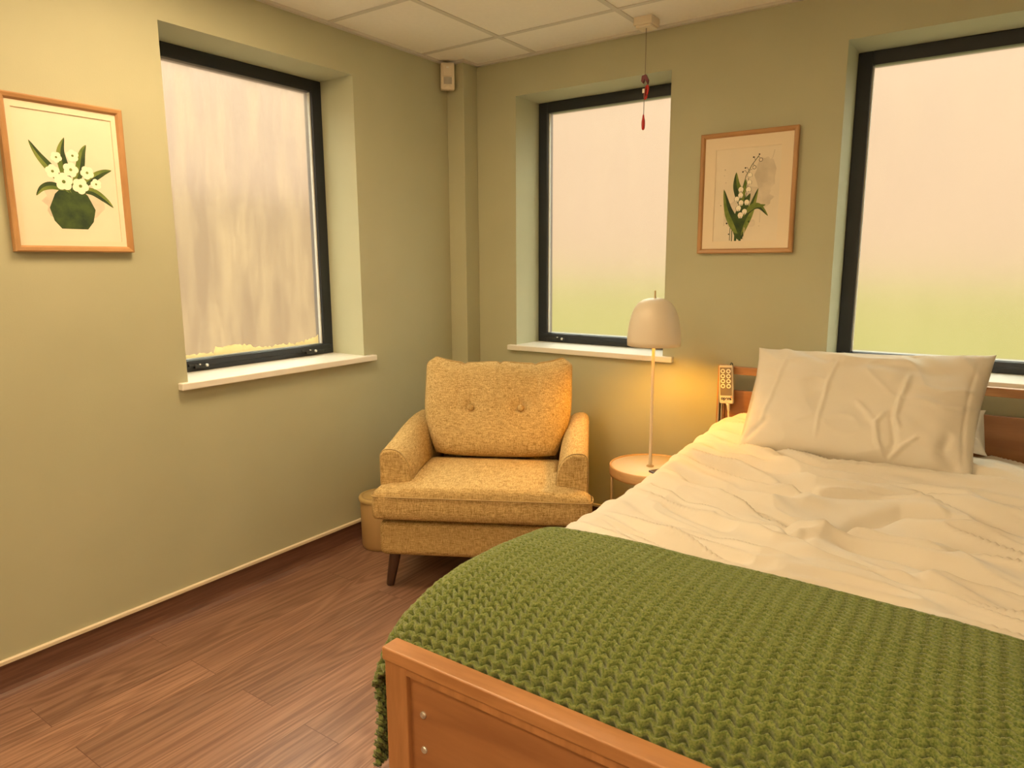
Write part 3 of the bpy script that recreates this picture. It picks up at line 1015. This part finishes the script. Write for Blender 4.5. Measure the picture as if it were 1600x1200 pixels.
# crocheted waffle blanket: rows of shell ridges as real relief
PX, PY = 0.0310, 0.0192
ys = np.linspace(-2.168, -1.545, 520)
ys_full = ys
V, A, topm = drape(90, 50, 400, ys, 0.24, 0.010)
nn = normals(V)
U = A / PX + 0.5
dy = np.concatenate([[0], np.cumsum(np.hypot(np.diff(ys), np.diff(zc_of(ys))))])
W_ = (dy[None, :] + 0.010 * vnoise(V[..., 0] * 2.2, V[..., 1] * 2 + 7, 31)) / PY + 0.12 * vnoise(A * 9, V[..., 1] * 9, 33)
U = U + 0.16 * vnoise(A * 5, V[..., 1] * 6 + 4, 32)
fu = U - np.floor(U)
shell = 0.55 * np.maximum(0, 1 - np.abs(fu - 0.5) / 0.34) + 0.45 * (0.5 - 0.5 * np.cos(2 * PI * fu))
s = W_ - 0.50 * shell
s = s - np.floor(s)
saw = np.clip(s / 0.90, 0, 1) ** 1.4 * np.clip((1 - s) / 0.10, 0, 1) ** 0.6
col = np.exp(-((fu - np.round(fu)) / 0.10) ** 2)
pit = np.clip(s / 0.06, 0, 1) * np.exp(-(np.maximum(s - 0.10, 0) / 0.26) ** 2) * np.clip(1.35 - np.abs(fu - 0.5) / 0.34, 0.12, 1)
h = 0.0070 * saw - 0.0155 * pit + 0.0010 * vnoise(A * 260, V[..., 1] * 330, 34)
hem = np.clip((V[..., 1] + 1.545) / -0.014, 0, 1)
h = h * hem + (1 - hem) * 0.002 * (1 + 0.5 * vnoise(A * 60, V[..., 1] * 0 + 1, 36))
V = V + nn * (h + 0.015)[..., None]
# hem wobbles a little and dips to the duvet
V[..., 1] += 0.006 * vnoise(A * 6, A * 0 + 2, 35) * np.clip((V[..., 1] + 1.62) / 0.07, 0, 1)
bl = grid_mesh('blanket', V, M['knit'])
tag(bl, 'green chunky waffle-knit blanket across the foot of the bed', 'blanket')
sm = bl.modifiers.new('thick', 'SOLIDIFY'); sm.thickness = 0.003; sm.offset = -1.0


# ------------------------------------------------------------------ pillows
def pillow(name, TL, TR_, BR, BL, bulge, back, seed, m, creases=(), n=(96, 64), tops=0.0):
    TL, TR_, BR, BL = [np.array(p, float) for p in (TL, TR_, BR, BL)]
    a = np.linspace(0, 1, n[0]); b = np.linspace(0, 1, n[1])
    Ua, Vb = np.meshgrid(a, b, indexing='ij')
    base = (BL * (1 - Ua)[..., None] + BR * Ua[..., None]) * (1 - Vb)[..., None] + (TL * (1 - Ua)[..., None] + TR_ * Ua[..., None]) * Vb[..., None]
    ex = BR - BL; ez = TL - BL
    nrm = np.cross(ex, ez); nrm /= np.linalg.norm(nrm)      # faces toward the foot of the bed
    if nrm[1] > 0: nrm = -nrm
    up = ez / np.linalg.norm(ez)
    ux = ex / np.linalg.norm(ex)
    u = 2 * Ua - 1; v = 2 * Vb - 1
    lens = (np.clip(1 - np.abs(u) ** 4.5, 0, 1) ** 0.62) * (np.clip(1 - np.abs(v) ** 3.2, 0, 1) ** 0.62)
    # edges pulled in between the corner ears
    base = base - (ux * (0.020 * np.sign(u) * np.abs(u) ** 3 * (1 - v ** 2))[..., None]) - (up * (0.016 * np.sign(v) * np.abs(v) ** 3 * (1 - u ** 4))[..., None])
    wr = np.zeros_like(u)
    for P, amp, wid in creases:
        d, p = seg_dist(Ua * 1.7, Vb, [(x * 1.7, y) for x, y in P])
        wr += 1.25 * amp * np.exp(-(d / (1.35 * wid)) ** 2) * np.clip(np.minimum(p, 1 - p) * 6 + 0.15, 0, 1)
    wr += 0.008 * vnoise(Ua * 5 + seed, Vb * 4, seed) + 0.007 * (1 - np.abs(vnoise(Ua * 5 + Vb * 2.5 + 7, Vb * 5 - Ua * 3 + 20, seed + 4))) ** 4 * np.clip(0.3 + Ua, 0, 1) + 0.004 * vnoise(Ua * 14 + Vb * 3, Vb * 9 + seed, seed + 1)
    # gathered puckers along the top edge
    wr += tops * 0.022 * np.clip((Vb - 0.78) / 0.2, 0, 1) * np.clip((1 - Vb) / 0.05, 0, 1) * vnoise(Ua * 16 + Vb * 5, Vb * 6 + Ua * 5, seed + 2)
    edge = np.clip(lens * 2.5, 0, 1)
    front = base + nrm * ((bulge * lens + wr * edge))[..., None]
    rear = base - nrm * (back * lens + 0.004)[..., None]
    # soft ripple along the hems
    W = np.concatenate([front, rear[:, ::-1]], axis=1)
    W = np.concatenate([W, W[:, :1]], axis=1)
    # close the left and right ends by pinching
    o = grid_mesh(name, W, m)
    bm = bmesh.new(); bm.from_mesh(o.data)
    ends = [e for e in bm.edges if e.is_boundary]
    bmesh.ops.remove_doubles(bm, verts=list(bm.verts), dist=0.0002)
    for side in (0, 1):
        pass
    be = [e for e in bm.edges if e.is_boundary]
    if be:
        bmesh.ops.holes_fill(bm, edges=be, sides=0)
    bmesh.ops.recalc_face_normals(bm, faces=bm.faces)
    for f in bm.faces: f.smooth = True
    bm.to_mesh(o.data); bm.free()
    return o

CR = [
    ([(0.16, 0.86), (0.13, 0.60), (0.10, 0.34), (0.09, 0.18)], 0.005, 0.014),
    ([(0.40, 0.90), (0.37, 0.62), (0.36, 0.34), (0.36, 0.10)], 0.0045, 0.012),
    ([(0.70, 0.74), (0.68, 0.52), (0.67, 0.36), (0.70, 0.26)], 0.008, 0.014),
    ([(0.63, 0.40), (0.60, 0.30), (0.62, 0.16), (0.66, 0.04)], 0.008, 0.013),
    ([(0.65, 0.44), (0.67, 0.30), (0.69, 0.16), (0.66, 0.05)], -0.007, 0.016),
    ([(0.78, 0.24), (0.72, 0.14), (0.67, 0.04)], 0.007, 0.013),
    ([(0.50, 0.48), (0.56, 0.38), (0.61, 0.28)], 0.005, 0.014),
    ([(0.22, 0.95), (0.30, 0.86), (0.36, 0.82)], -0.008, 0.026),
    ([(0.30, 0.93), (0.42, 0.86), (0.56, 0.87), (0.70, 0.84)], 0.010, 0.024),
    ([(0.45, 0.80), (0.58, 0.81), (0.76, 0.76), (0.90, 0.78)], -0.006, 0.03),
    ([(0.72, 0.64), (0.84, 0.61), (0.96, 0.64)], 0.004, 0.014),
    ([(0.74, 0.52), (0.86, 0.48), (0.97, 0.52)], 0.005, 0.018),
    ([(0.90, 0.32), (0.88, 0.16), (0.95, 0.05)], -0.010, 0.03),
    ([(0.95, 0.90), (0.945, 0.60), (0.95, 0.30), (0.965, 0.08)], -0.004, 0.010),
    ([(0.02, 0.06), (0.08, 0.16), (0.12, 0.26)], -0.006, 0.02),
]
p1 = pillow('pillow', (1.752, -0.262, 1.034), (2.548, -0.225, 1.056), (2.524, -0.530, 0.660), (1.768, -0.548, 0.678), 0.075, 0.085, 41, M['linen'], CR, (150, 100), 1.0)
tag(p1, 'large cream pillow propped upright facing the foot of the bed', 'pillow')
p2 = pillow('pillow', (1.83, -0.118, 0.88), (2.535, -0.118, 0.84), (2.555, -0.25, 0.70), (1.85, -0.26, 0.72), 0.045, 0.014, 52, M['linen2'], [([(0.9, 0.95), (0.93, 0.6), (0.88, 0.3), (0.97, 0.1)], -0.012, 0.05), ([(0.8, 0.2), (0.92, 0.2), (1.0, 0.24)], 0.012, 0.05)], (70, 50))
tag(p2, 'white pillow squashed against the headboard behind the cream pillow', 'pillow')


# ------------------------------------------------------------------ bed handset
def handset():
    ang = math.radians(-3.5)
    t = empty('bed_handset', (1.580, -0.121, 0.845))
    t.rotation_euler = (0.0, ang, 0)
    t.rotation_euler = (0, math.radians(-3.5), 0)
    tag(t, 'grey bed remote handset with eight buttons hung on headboard corner', 'remote control')
    w, h, d = 0.031, 0.086, 0.016
    bm = bmesh.new()
    bx(bm, (-w, -d / 2, -h), (w, d / 2, h), 0.006, 4)
    body = from_bm('body', bm, M['handset'], t, False)
    box('keypad', (-w + 0.005, -d / 2 - 0.0008, -h + 0.037), (w - 0.005, -d / 2 + 0.001, h - 0.010), M['handset_pad'], t, bevel=0.0004)
    rx = Matrix.Rotation(PI / 2, 3, 'X')
    first = None
    for r in range(4):
        for c in (-1, 1):
            bm = bmesh.new()
            lathe(bm, [(0.0001, 0.0022), (0.0042, 0.0022), (0.0055, 0.0024), (0.0066, 0.0030), (0.0092, 0.0030), (0.0098, 0.0024), (0.0098, 0.0)], (c * 0.0125, -d / 2, h - 0.026 - r * 0.0222), 22, rx, cap=False)
            for f in bm.faces:
                rad = max(math.hypot(v.co.x - c * 0.0125, v.co.z - (h - 0.026 - r * 0.0222)) for v in f.verts)
                f.material_index = 1 if rad > 0.0060 else 0
            o = from_bm('button', bm, [M['handset_pad'], M['handset_ring']], t)
    # maker's name printed under the keypad
    cu = bpy.data.curves.new('wordmark', 'FONT')
    cu.body = 'opera'
    cu.size = 0.0195
    cu.align_x = 'CENTER'
    cu.extrude = 0.0003
    cu.offset = 0.0008
    tmp = bpy.data.objects.new('tmp_text', cu)
    COL.objects.link(tmp)
    bpy.context.view_layer.update()
    dg = bpy.context.evaluated_depsgraph_get()
    me = bpy.data.meshes.new_from_object(tmp.evaluated_get(dg))
    bpy.data.objects.remove(tmp)
    me.transform(Matrix.Translation((0, -d / 2 - 0.0004, -h + 0.018)) @ Matrix.Rotation(PI / 2, 4, 'X'))
    me.materials.clear()
    link('wordmark', me, M['black'], t)
    bm = bmesh.new()
    lathe(bm, [(0.0001, 0.0008), (0.0028, 0.0008), (0.0028, 0)], (0.0225, -d / 2, -h + 0.031), 14, rx)
    from_bm('red_dot', bm, M['red'], t)
    bm = bmesh.new()
    tube(bm, [(0.006, 0, -h + 0.002), (0.006, 0, -h - 0.006), (0.007, 0, -h - 0.008), (0.007, 0, -h - 0.03), (0.007, 0, -h - 0.034)], [0.0085, 0.0085, 0.0075, 0.0055, 0.004], 14)
    from_bm('strain_relief', bm, M['handset'], t)
    bm = bmesh.new()
    tube(bm, [(0.007, 0, -h - 0.03), (0.007, 0.001, -h - 0.07), (0.006, 0.004, -h - 0.12), (0.004, 0.006, -h - 0.2)], 0.0036, 10)
    from_bm('cable', bm, M['handset'], t)
    bm = bmesh.new()
    tube(bm, [(0.016, d / 2 - 0.002, h - 0.03), (0.016, d / 2 + 0.003, h + 0.003), (0.016, d / 2 + 0.012, h + 0.007), (0.016, d / 2 + 0.026, h + 0.003), (0.016, d / 2 + 0.028, h - 0.02)], 0.003, 8)
    from_bm('hook', bm, M['black'], t)
handset()


# ------------------------------------------------------------------ framed pictures
def leaf_poly(bm, spine, width, y, mi, mi2=None):
    """leaf along a 2D spine [(x,z)...] with pointed ends; two halves"""
    pts = []
    S = [Vector(p) for p in spine]
    # resample by Catmull-like interpolation
    R = []
    for i in range(len(S) - 1):
        p0 = S[max(i - 1, 0)]; p1 = S[i]; p2 = S[i + 1]; p3 = S[min(i + 2, len(S) - 1)]
        for k in range(6):
            t = k / 6
            R.append(0.5 * ((2 * p1) + (p2 - p0) * t + (2 * p0 - 5 * p1 + 4 * p2 - p3) * t * t + (3 * p1 - p0 - 3 * p2 + p3) * t ** 3))
    R.append(S[-1])
    n = len(R)
    for side, mm in ((1, mi), (-1, mi if mi2 is None else mi2)):
        a = []; b = []
        for i, p in enumerate(R):
            t = i / (n - 1)
            d = (R[min(i + 1, n - 1)] - R[max(i - 1, 0)]).normalized()
            nn_ = Vector((-d.y, d.x)) * side
            w = width * math.sin(PI * t ** 0.75) ** 0.9 if 0 < t < 1 else 0
            a.append(bm.verts.new((p.x, y, p.y)))
            q = p + nn_ * w
            b.append(bm.verts.new((q.x, y, q.y)))
        for i in range(n - 1):
            try:
                bm.faces.new([a[i], a[i + 1], b[i + 1], b[i]]).material_index = mm
            except ValueError:
                pass


def blob(bm, x, z, r, y, mi, n=16, sx=1.0, sz=1.0, jit=0.0, seed=0):
    rg = random.Random(seed)
    vs = [bm.verts.new((x + sx * r * (1 + jit * rg.uniform(-1, 1)) * math.cos(2 * PI * k / n), y, z + sz * r * (1 + jit * rg.uniform(-1, 1)) * math.sin(2 * PI * k / n))) for k in range(n)]
    bm.faces.new(vs).material_index = mi


def stroke(bm, pts, w, y, mi):
    P = [Vector(p) for p in pts]
    L = []; Rr = []
    for i, p in enumerate(P):
        d = (P[min(i + 1, len(P) - 1)] - P[max(i - 1, 0)]).normalized()
        nn_ = Vector((-d.y, d.x)) * w / 2
        L.append(bm.verts.new((p.x + nn_.x, y, p.y + nn_.y))); Rr.append(bm.verts.new((p.x - nn_.x, y, p.y - nn_.y)))
    for i in range(len(P) - 1):
        bm.faces.new([L[i], L[i + 1], Rr[i + 1], Rr[i]]).material_index = mi


def picture(loc, rotz, w, h, label, paint, mount):
    """local: x across, y=0 at the wall face, -y into the room, z from the bottom"""
    t = empty('framed_picture', loc, rotz)
    tag(t, label, 'picture', 'framed flower prints')
    fw, fd = 0.020, 0.022
    bm = bmesh.new()
    # mitred frame from a moulding profile
    prof = [(0, 0), (0, -fd), (0.004, -fd - 0.002), (fw - 0.006, -fd), (fw - 0.002, -fd + 0.005), (fw, -fd + 0.010), (fw, 0)]
    cs = [(0, 0, 1, 1), (w, 0, -1, 1), (w, h, -1, -1), (0, h, 1, -1)]
    rings = [[bm.verts.new((cx + sx * o, dpt, cz + sz * o)) for o, dpt in prof] for cx, cz, sx, sz in cs]
    for k in range(4):
        a, b = rings[k], rings[(k + 1) % 4]
        for i in range(len(prof)):
            f = bm.faces.new([a[i], b[i], b[(i + 1) % len(prof)], a[(i + 1) % len(prof)]])
            f.material_index = k % 2
    from_bm('frame', bm, [M['oak_h'], M['oak']], t)
    box('backing', (0.004, -0.008, 0.004), (w - 0.004, -0.001, h - 0.004), M['mount'], t, bevel=0)
    # mount with window
    mw, mt_, mb = mount
    bm = bmesh.new()
    y0, y1 = -0.0125, -0.0085
    o = [(fw - 0.003, fw - 0.003), (w - fw + 0.003, fw - 0.003), (w - fw + 0.003, h - fw + 0.003), (fw - 0.003, h - fw + 0.003)]
    i_ = [(mw, mb), (w - mw, mb), (w - mw, h - mt_), (mw, h - mt_)]
    for k in range(4):
        a, b = o[k], o[(k + 1) % 4]; c, d = i_[(k + 1) % 4], i_[k]
        bm.faces.new([bm.verts.new((p[0], y0, p[1])) for p in (a, b, c, d)])
        bm.faces.new([bm.verts.new(q) for q in ((d[0], y0, d[1]), (c[0], y0, c[1]), (c[0] + 0, y1, c[1]), (d[0], y1, d[1]))])
    from_bm('mount', bm, M['mount'], t)
    bm = bmesh.new()
    bm.faces.new([bm.verts.new(p) for p in ((mw - 0.004, -0.0086, mb - 0.004), (w - mw + 0.004, -0.0086, mb - 0.004), (w - mw + 0.004, -0.0086, h - mt_ + 0.004), (mw - 0.004, -0.0086, h - mt_ + 0.004))])
    bm.faces[:] if False else None
    paint(bm)
    from_bm('print', bm, [M['paper'], M['wash'], M['leaf_dark'], M['leaf'], M['bell'], M['ink']], t)
    return t


def paint_lily(bm):
    # print coordinates follow the picture's own 0.414 x 0.516 face
    Y = lambda k: -0.0087 - 0.00006 * k
    # pale washes
    blob(bm, 0.285, 0.33, 0.055, Y(0), 1, 22, 0.8, 1.35, 0.10, 1)
    blob(bm, 0.245, 0.235, 0.06, Y(0.5), 1, 22, 1.2, 0.8, 0.15, 2)
    blob(bm, 0.16, 0.17, 0.05, Y(1), 1, 22, 0.9, 1.1, 0.18, 3)
    stroke(bm, [(0.318, 0.428), (0.312, 0.40), (0.296, 0.37), (0.288, 0.33), (0.284, 0.28)], 0.004, Y(1), 1)
    blob(bm, 0.236, 0.128, 0.016, Y(1.5), 1, 16, 1, 1, 0.06, 4)
    # dark base mass and drips
    leaf_poly(bm, [(0.185, 0.055), (0.187, 0.12), (0.198, 0.19), (0.225, 0.255)], 0.028, Y(2), 2)
    leaf_poly(bm, [(0.19, 0.075), (0.205, 0.13), (0.23, 0.185), (0.258, 0.275)], 0.020, Y(2.2), 2, 3)
    leaf_poly(bm, [(0.18, 0.06), (0.175, 0.12), (0.19, 0.20), (0.20, 0.26)], 0.022, Y(2.3), 2)
    # big left leaf, upper leaf, mid leaf, right bent leaf
    leaf_poly(bm, [(0.178, 0.085), (0.158, 0.13), (0.130, 0.19), (0.108, 0.278)], 0.023, Y(3), 3, 2)
    leaf_poly(bm, [(0.186, 0.20), (0.172, 0.26), (0.162, 0.30), (0.160, 0.347)], 0.018, Y(3.2), 2, 3)
    leaf_poly(bm, [(0.19, 0.20), (0.192, 0.25), (0.20, 0.29), (0.203, 0.315)], 0.010, Y(3.3), 3)
    leaf_poly(bm, [(0.20, 0.155), (0.235, 0.195), (0.268, 0.196), (0.305, 0.155)], 0.014, Y(3.4), 3, 2)
    leaf_poly(bm, [(0.21, 0.17), (0.245, 0.198), (0.275, 0.200), (0.292, 0.203)], 0.008, Y(3.5), 3)
    # stems
    stroke(bm, [(0.186, 0.10), (0.182, 0.18), (0.186, 0.26), (0.203, 0.33), (0.226, 0.373), (0.254, 0.41)], 0.0028, Y(4), 2)
    stroke(bm, [(0.19, 0.10), (0.20, 0.18), (0.208, 0.25), (0.213, 0.30), (0.216, 0.345)], 0.0022, Y(4), 2)
    for x0, z0, x1, z1 in ((0.245, 0.40, 0.262, 0.395), (0.238, 0.392, 0.232, 0.402), (0.226, 0.373, 0.236, 0.366), (0.213, 0.352, 0.198, 0.36), (0.206, 0.34, 0.19, 0.348), (0.216, 0.345, 0.228, 0.352)):
        stroke(bm, [(x0, z0), ((x0 + x1) / 2, max(z0, z1) + 0.004), (x1, z1)], 0.0016, Y(4.2), 5)
    for x, z in ((0.262, 0.391), (0.236, 0.362)):
        blob(bm, x, z, 0.0085, Y(4.4), 5, 12); blob(bm, x, z, 0.0065, Y(4.6), 0, 12)
    for x, z in ((0.188, 0.346), (0.198, 0.362), (0.231, 0.404), (0.255, 0.414)):
        blob(bm, x, z, 0.0035, Y(4.4), 5, 8)
    # bells
    for x, z, r in ((0.219, 0.330, 0.0095), (0.218, 0.300, 0.0095), (0.216, 0.270, 0.011), (0.183, 0.272, 0.011), (0.183, 0.248, 0.0105), (0.167, 0.232, 0.0105),
                    (0.186, 0.216, 0.0105), (0.211, 0.217, 0.0105), (0.176, 0.193, 0.011), (0.203, 0.178, 0.0105), (0.186, 0.163, 0.0115)):
        blob(bm, x, z, r + 0.0014, Y(5), 2, 18, 1, 1.02)
        blob(bm, x, z + 0.0004, r, Y(5.4), 4, 18, 1, 1.05)
        for dx in (-0.45, 0, 0.45):
            blob(bm, x + dx * r, z - r * 0.88, r * 0.24, Y(5.8), 4, 8)
        blob(bm, x + 0.15 * r, z - r * 0.72, r * 0.18, Y(6), 5, 8)
        blob(bm, x - 0.35 * r, z - r * 0.70, r * 0.12, Y(6), 5, 8)
    # drips and splashes
    for x, z0, z1, w_, c in ((0.143, 0.11, 0.055, 0.003, 2), (0.152, 0.10, 0.05, 0.004, 2), (0.168, 0.10, 0.053, 0.010, 2), (0.188, 0.10, 0.053, 0.010, 2), (0.205, 0.11, 0.056, 0.003, 1), (0.115, 0.18, 0.12, 0.003, 1), (0.27, 0.215, 0.13, 0.003, 1), (0.198, 0.09, 0.06, 0.004, 2)):
        stroke(bm, [(x, z0), (x, z1)], w_, Y(2.6), c)
    for x, z, r, c in ((0.127, 0.13, 0.004, 5), (0.138, 0.083, 0.003, 5), (0.097, 0.208, 0.002, 5), (0.088, 0.22, 0.0018, 1), (0.11, 0.36, 0.0018, 5), (0.108, 0.335, 0.0024, 1), (0.116, 0.305, 0.003, 1), (0.31, 0.29, 0.005, 1), (0.268, 0.115, 0.003, 1), (0.224, 0.135, 0.005, 2)):
        blob(bm, x, z, r, Y(2.8), c, 10)


def paint_bouquet(bm):
    Y = lambda k: -0.0087 - 0.00006 * k
    blob(bm, 0.19, 0.16, 0.075, Y(0), 1, 26, 1.2, 0.9, 0.12, 6)
    # dark jug
    vs = [(0.145, 0.075), (0.225, 0.075), (0.245, 0.10), (0.255, 0.14), (0.235, 0.185), (0.215, 0.205), (0.155, 0.205), (0.135, 0.185), (0.115, 0.14), (0.125, 0.10)]
    bm.faces.new([bm.verts.new((x, Y(2), z)) for x, z in vs]).material_index = 2
    for sp, w_ in (([(0.18, 0.19), (0.14, 0.25), (0.10, 0.30), (0.075, 0.345)], 0.014), ([(0.185, 0.19), (0.17, 0.27), (0.165, 0.32), (0.18, 0.365)], 0.016),
                   ([(0.19, 0.2), (0.215, 0.26), (0.23, 0.32), (0.245, 0.35)], 0.014), ([(0.2, 0.2), (0.25, 0.24), (0.29, 0.265), (0.32, 0.275)], 0.013),
                   ([(0.2, 0.2), (0.25, 0.2), (0.29, 0.175), (0.315, 0.15)], 0.012), ([(0.17, 0.2), (0.13, 0.21), (0.1, 0.2), (0.08, 0.175)], 0.012)):
        leaf_poly(bm, sp, w_, Y(3), 3, 2)
    for x, z, r in ((0.165, 0.225, 0.026), (0.215, 0.215, 0.024), (0.19, 0.265, 0.022), (0.135, 0.255, 0.02), (0.24, 0.26, 0.02), (0.20, 0.31, 0.018), (0.15, 0.30, 0.016), (0.265, 0.225, 0.016)):
        for k in range(5):
            a = 2 * PI * k / 5 + x * 40
            blob(bm, x + r * 0.55 * math.cos(a), z + r * 0.55 * math.sin(a), r * 0.55, Y(4 + 0.2 * k), 4, 14)
        blob(bm, x, z, r * 0.22, Y(5.4), 3, 10)


picture((1.383, -0.0005, 1.417), 0.0, 0.414, 0.516, 'framed lily of the valley print hanging between the two back windows', paint_lily, (0.068, 0.070, 0.052))
picture((0.0005, -1.868 - 0.366, 1.422), math.radians(90), 0.366, 0.478, 'framed bouquet print on the wall left of the fogged side window', paint_bouquet, (0.035, 0.040, 0.036))

# ------------------------------------------------------------------ motion sensor in the corner
t = empty('motion_sensor', (0.046, -0.164, 2.278), math.radians(45))
tag(t, 'cream motion sensor box mounted in the corner under the ceiling', 'sensor')
bm = bmesh.new()
bx(bm, (-0.036, -0.018, 0.0), (0.036, 0.028, 0.132), 0.006, 3)
from_bm('body', bm, M['plastic'], t)
bm = bmesh.new()
# curved lens window
n = 10
vs0 = [bm.verts.new((-0.021 + 0.042 * k / n, -0.0185 - 0.004 * math.sin(PI * k / n), 0.026)) for k in range(n + 1)]
vs1 = [bm.verts.new((-0.021 + 0.042 * k / n, -0.0185 - 0.004 * math.sin(PI * k / n), 0.060)) for k in range(n + 1)]
for k in range(n):
    bm.faces.new([vs0[k], vs0[k + 1], vs1[k + 1], vs1[k]])
bm.faces.new(vs0 + [bm.verts.new((0.021, -0.017, 0.026)), bm.verts.new((-0.021, -0.017, 0.026))])
bm.faces.new(vs1 + [bm.verts.new((0.021, -0.017, 0.060)), bm.verts.new((-0.021, -0.017, 0.060))])
from_bm('lens', bm, M['lens'], t)
box('indicator', (-0.007, -0.0192, 0.104), (0.007, -0.017, 0.111), M['led'], t, bevel=0.0005)
bm = bmesh.new()
bx(bm, (-0.026, -0.0225, 0.064), (0.026, -0.017, 0.122), 0.003)
from_bm('cover', bm, M['plastic'], t)
bm = bmesh.new()
tube(bm, [(-0.021 + 0.042 * k / 12, -0.0185, 0.008 + 0.012 * math.sin(PI * k / 12)) for k in range(13)], 0.0025, 8)
from_bm('lip', bm, M['plastic'], t)
box('indicator', (-0.007, -0.0238, 0.104), (0.007, -0.0222, 0.111), M['led'], t, bevel=0.0005)

# ------------------------------------------------------------------ alarm pull cord
t = empty('alarm_pull_cord', (1.162, -0.144, H))
tag(t, 'white ceiling box with red alarm pull cord hanging before middle window', 'pull cord')
bm = bmesh.new()
bx(bm, (-0.043, -0.043, -0.034), (0.043, 0.043, -0.0), 0.003)
from_bm('housing', bm, M['plastic'], t)
bm = bmesh.new()
bx(bm, (-0.036, -0.036, -0.043), (0.036, 0.036, -0.033), 0.003)
from_bm('cover', bm, M['plastic'], t)
bm = bmesh.new()
cx, cy = 0.004, -0.010
tube(bm, [(cx, cy, -0.04), (cx + 0.0005, cy, -0.14), (cx, cy, -0.245), (cx + 0.001, cy, -0.29), (cx - 0.002, cy, -0.34), (cx - 0.002, cy, -0.415)], 0.0016, 8)
from_bm('cord', bm, M['cord'], t)
# upper toggle, triangular
bm = bmesh.new()
pr = [(-0.018, -0.012), (-0.014, 0.010), (0.006, 0.014), (0.020, -0.010), (0.016, -0.028), (0.010, -0.018), (0.0, -0.004), (-0.008, -0.022)]
f0 = [bm.verts.new((cx + x * 0.9, cy - 0.006, -0.248 + z)) for x, z in pr]
f1 = [bm.verts.new((cx + x * 0.9, cy + 0.006, -0.248 + z)) for x, z in pr]
bm.faces.new(f0); bm.faces.new(f1[::-1])
for i in range(len(pr)):
    j = (i + 1) % len(pr)
    bm.faces.new([f0[i], f0[j], f1[j], f1[i]])
from_bm('toggle', bm, M['maroon'], t)
# red ring, seen edge-on
bm = bmesh.new()
ax = Vector((0.45, 0.50, 0)); upv = Vector((0.16, 0, 1)).normalized()
pts = [Vector((cx + 0.008, cy, -0.308)) + 0.0225 * math.cos(a) * Vector((0.42, -0.3, 0)) + 0.027 * math.sin(a) * upv for a in [2 * PI * k / 28 for k in range(29)]]
tube(bm, pts, 0.0046, 10, cap=False)
from_bm('ring', bm, M['red'], t)
box('tag', (cx - 0.006, cy - 0.012, -0.312), (cx + 0.004, cy - 0.010, -0.294), M['led'], t, bevel=0.0004)
bm = bmesh.new()
lathe(bm, [(0.002, 0.040), (0.004, 0.036), (0.0045, 0.028), (0.0075, 0.012), (0.008, -0.006), (0.0065, -0.02), (0.003, -0.026)], (cx - 0.003, cy, -0.440), 16)
from_bm('pull', bm, M['red'], t)
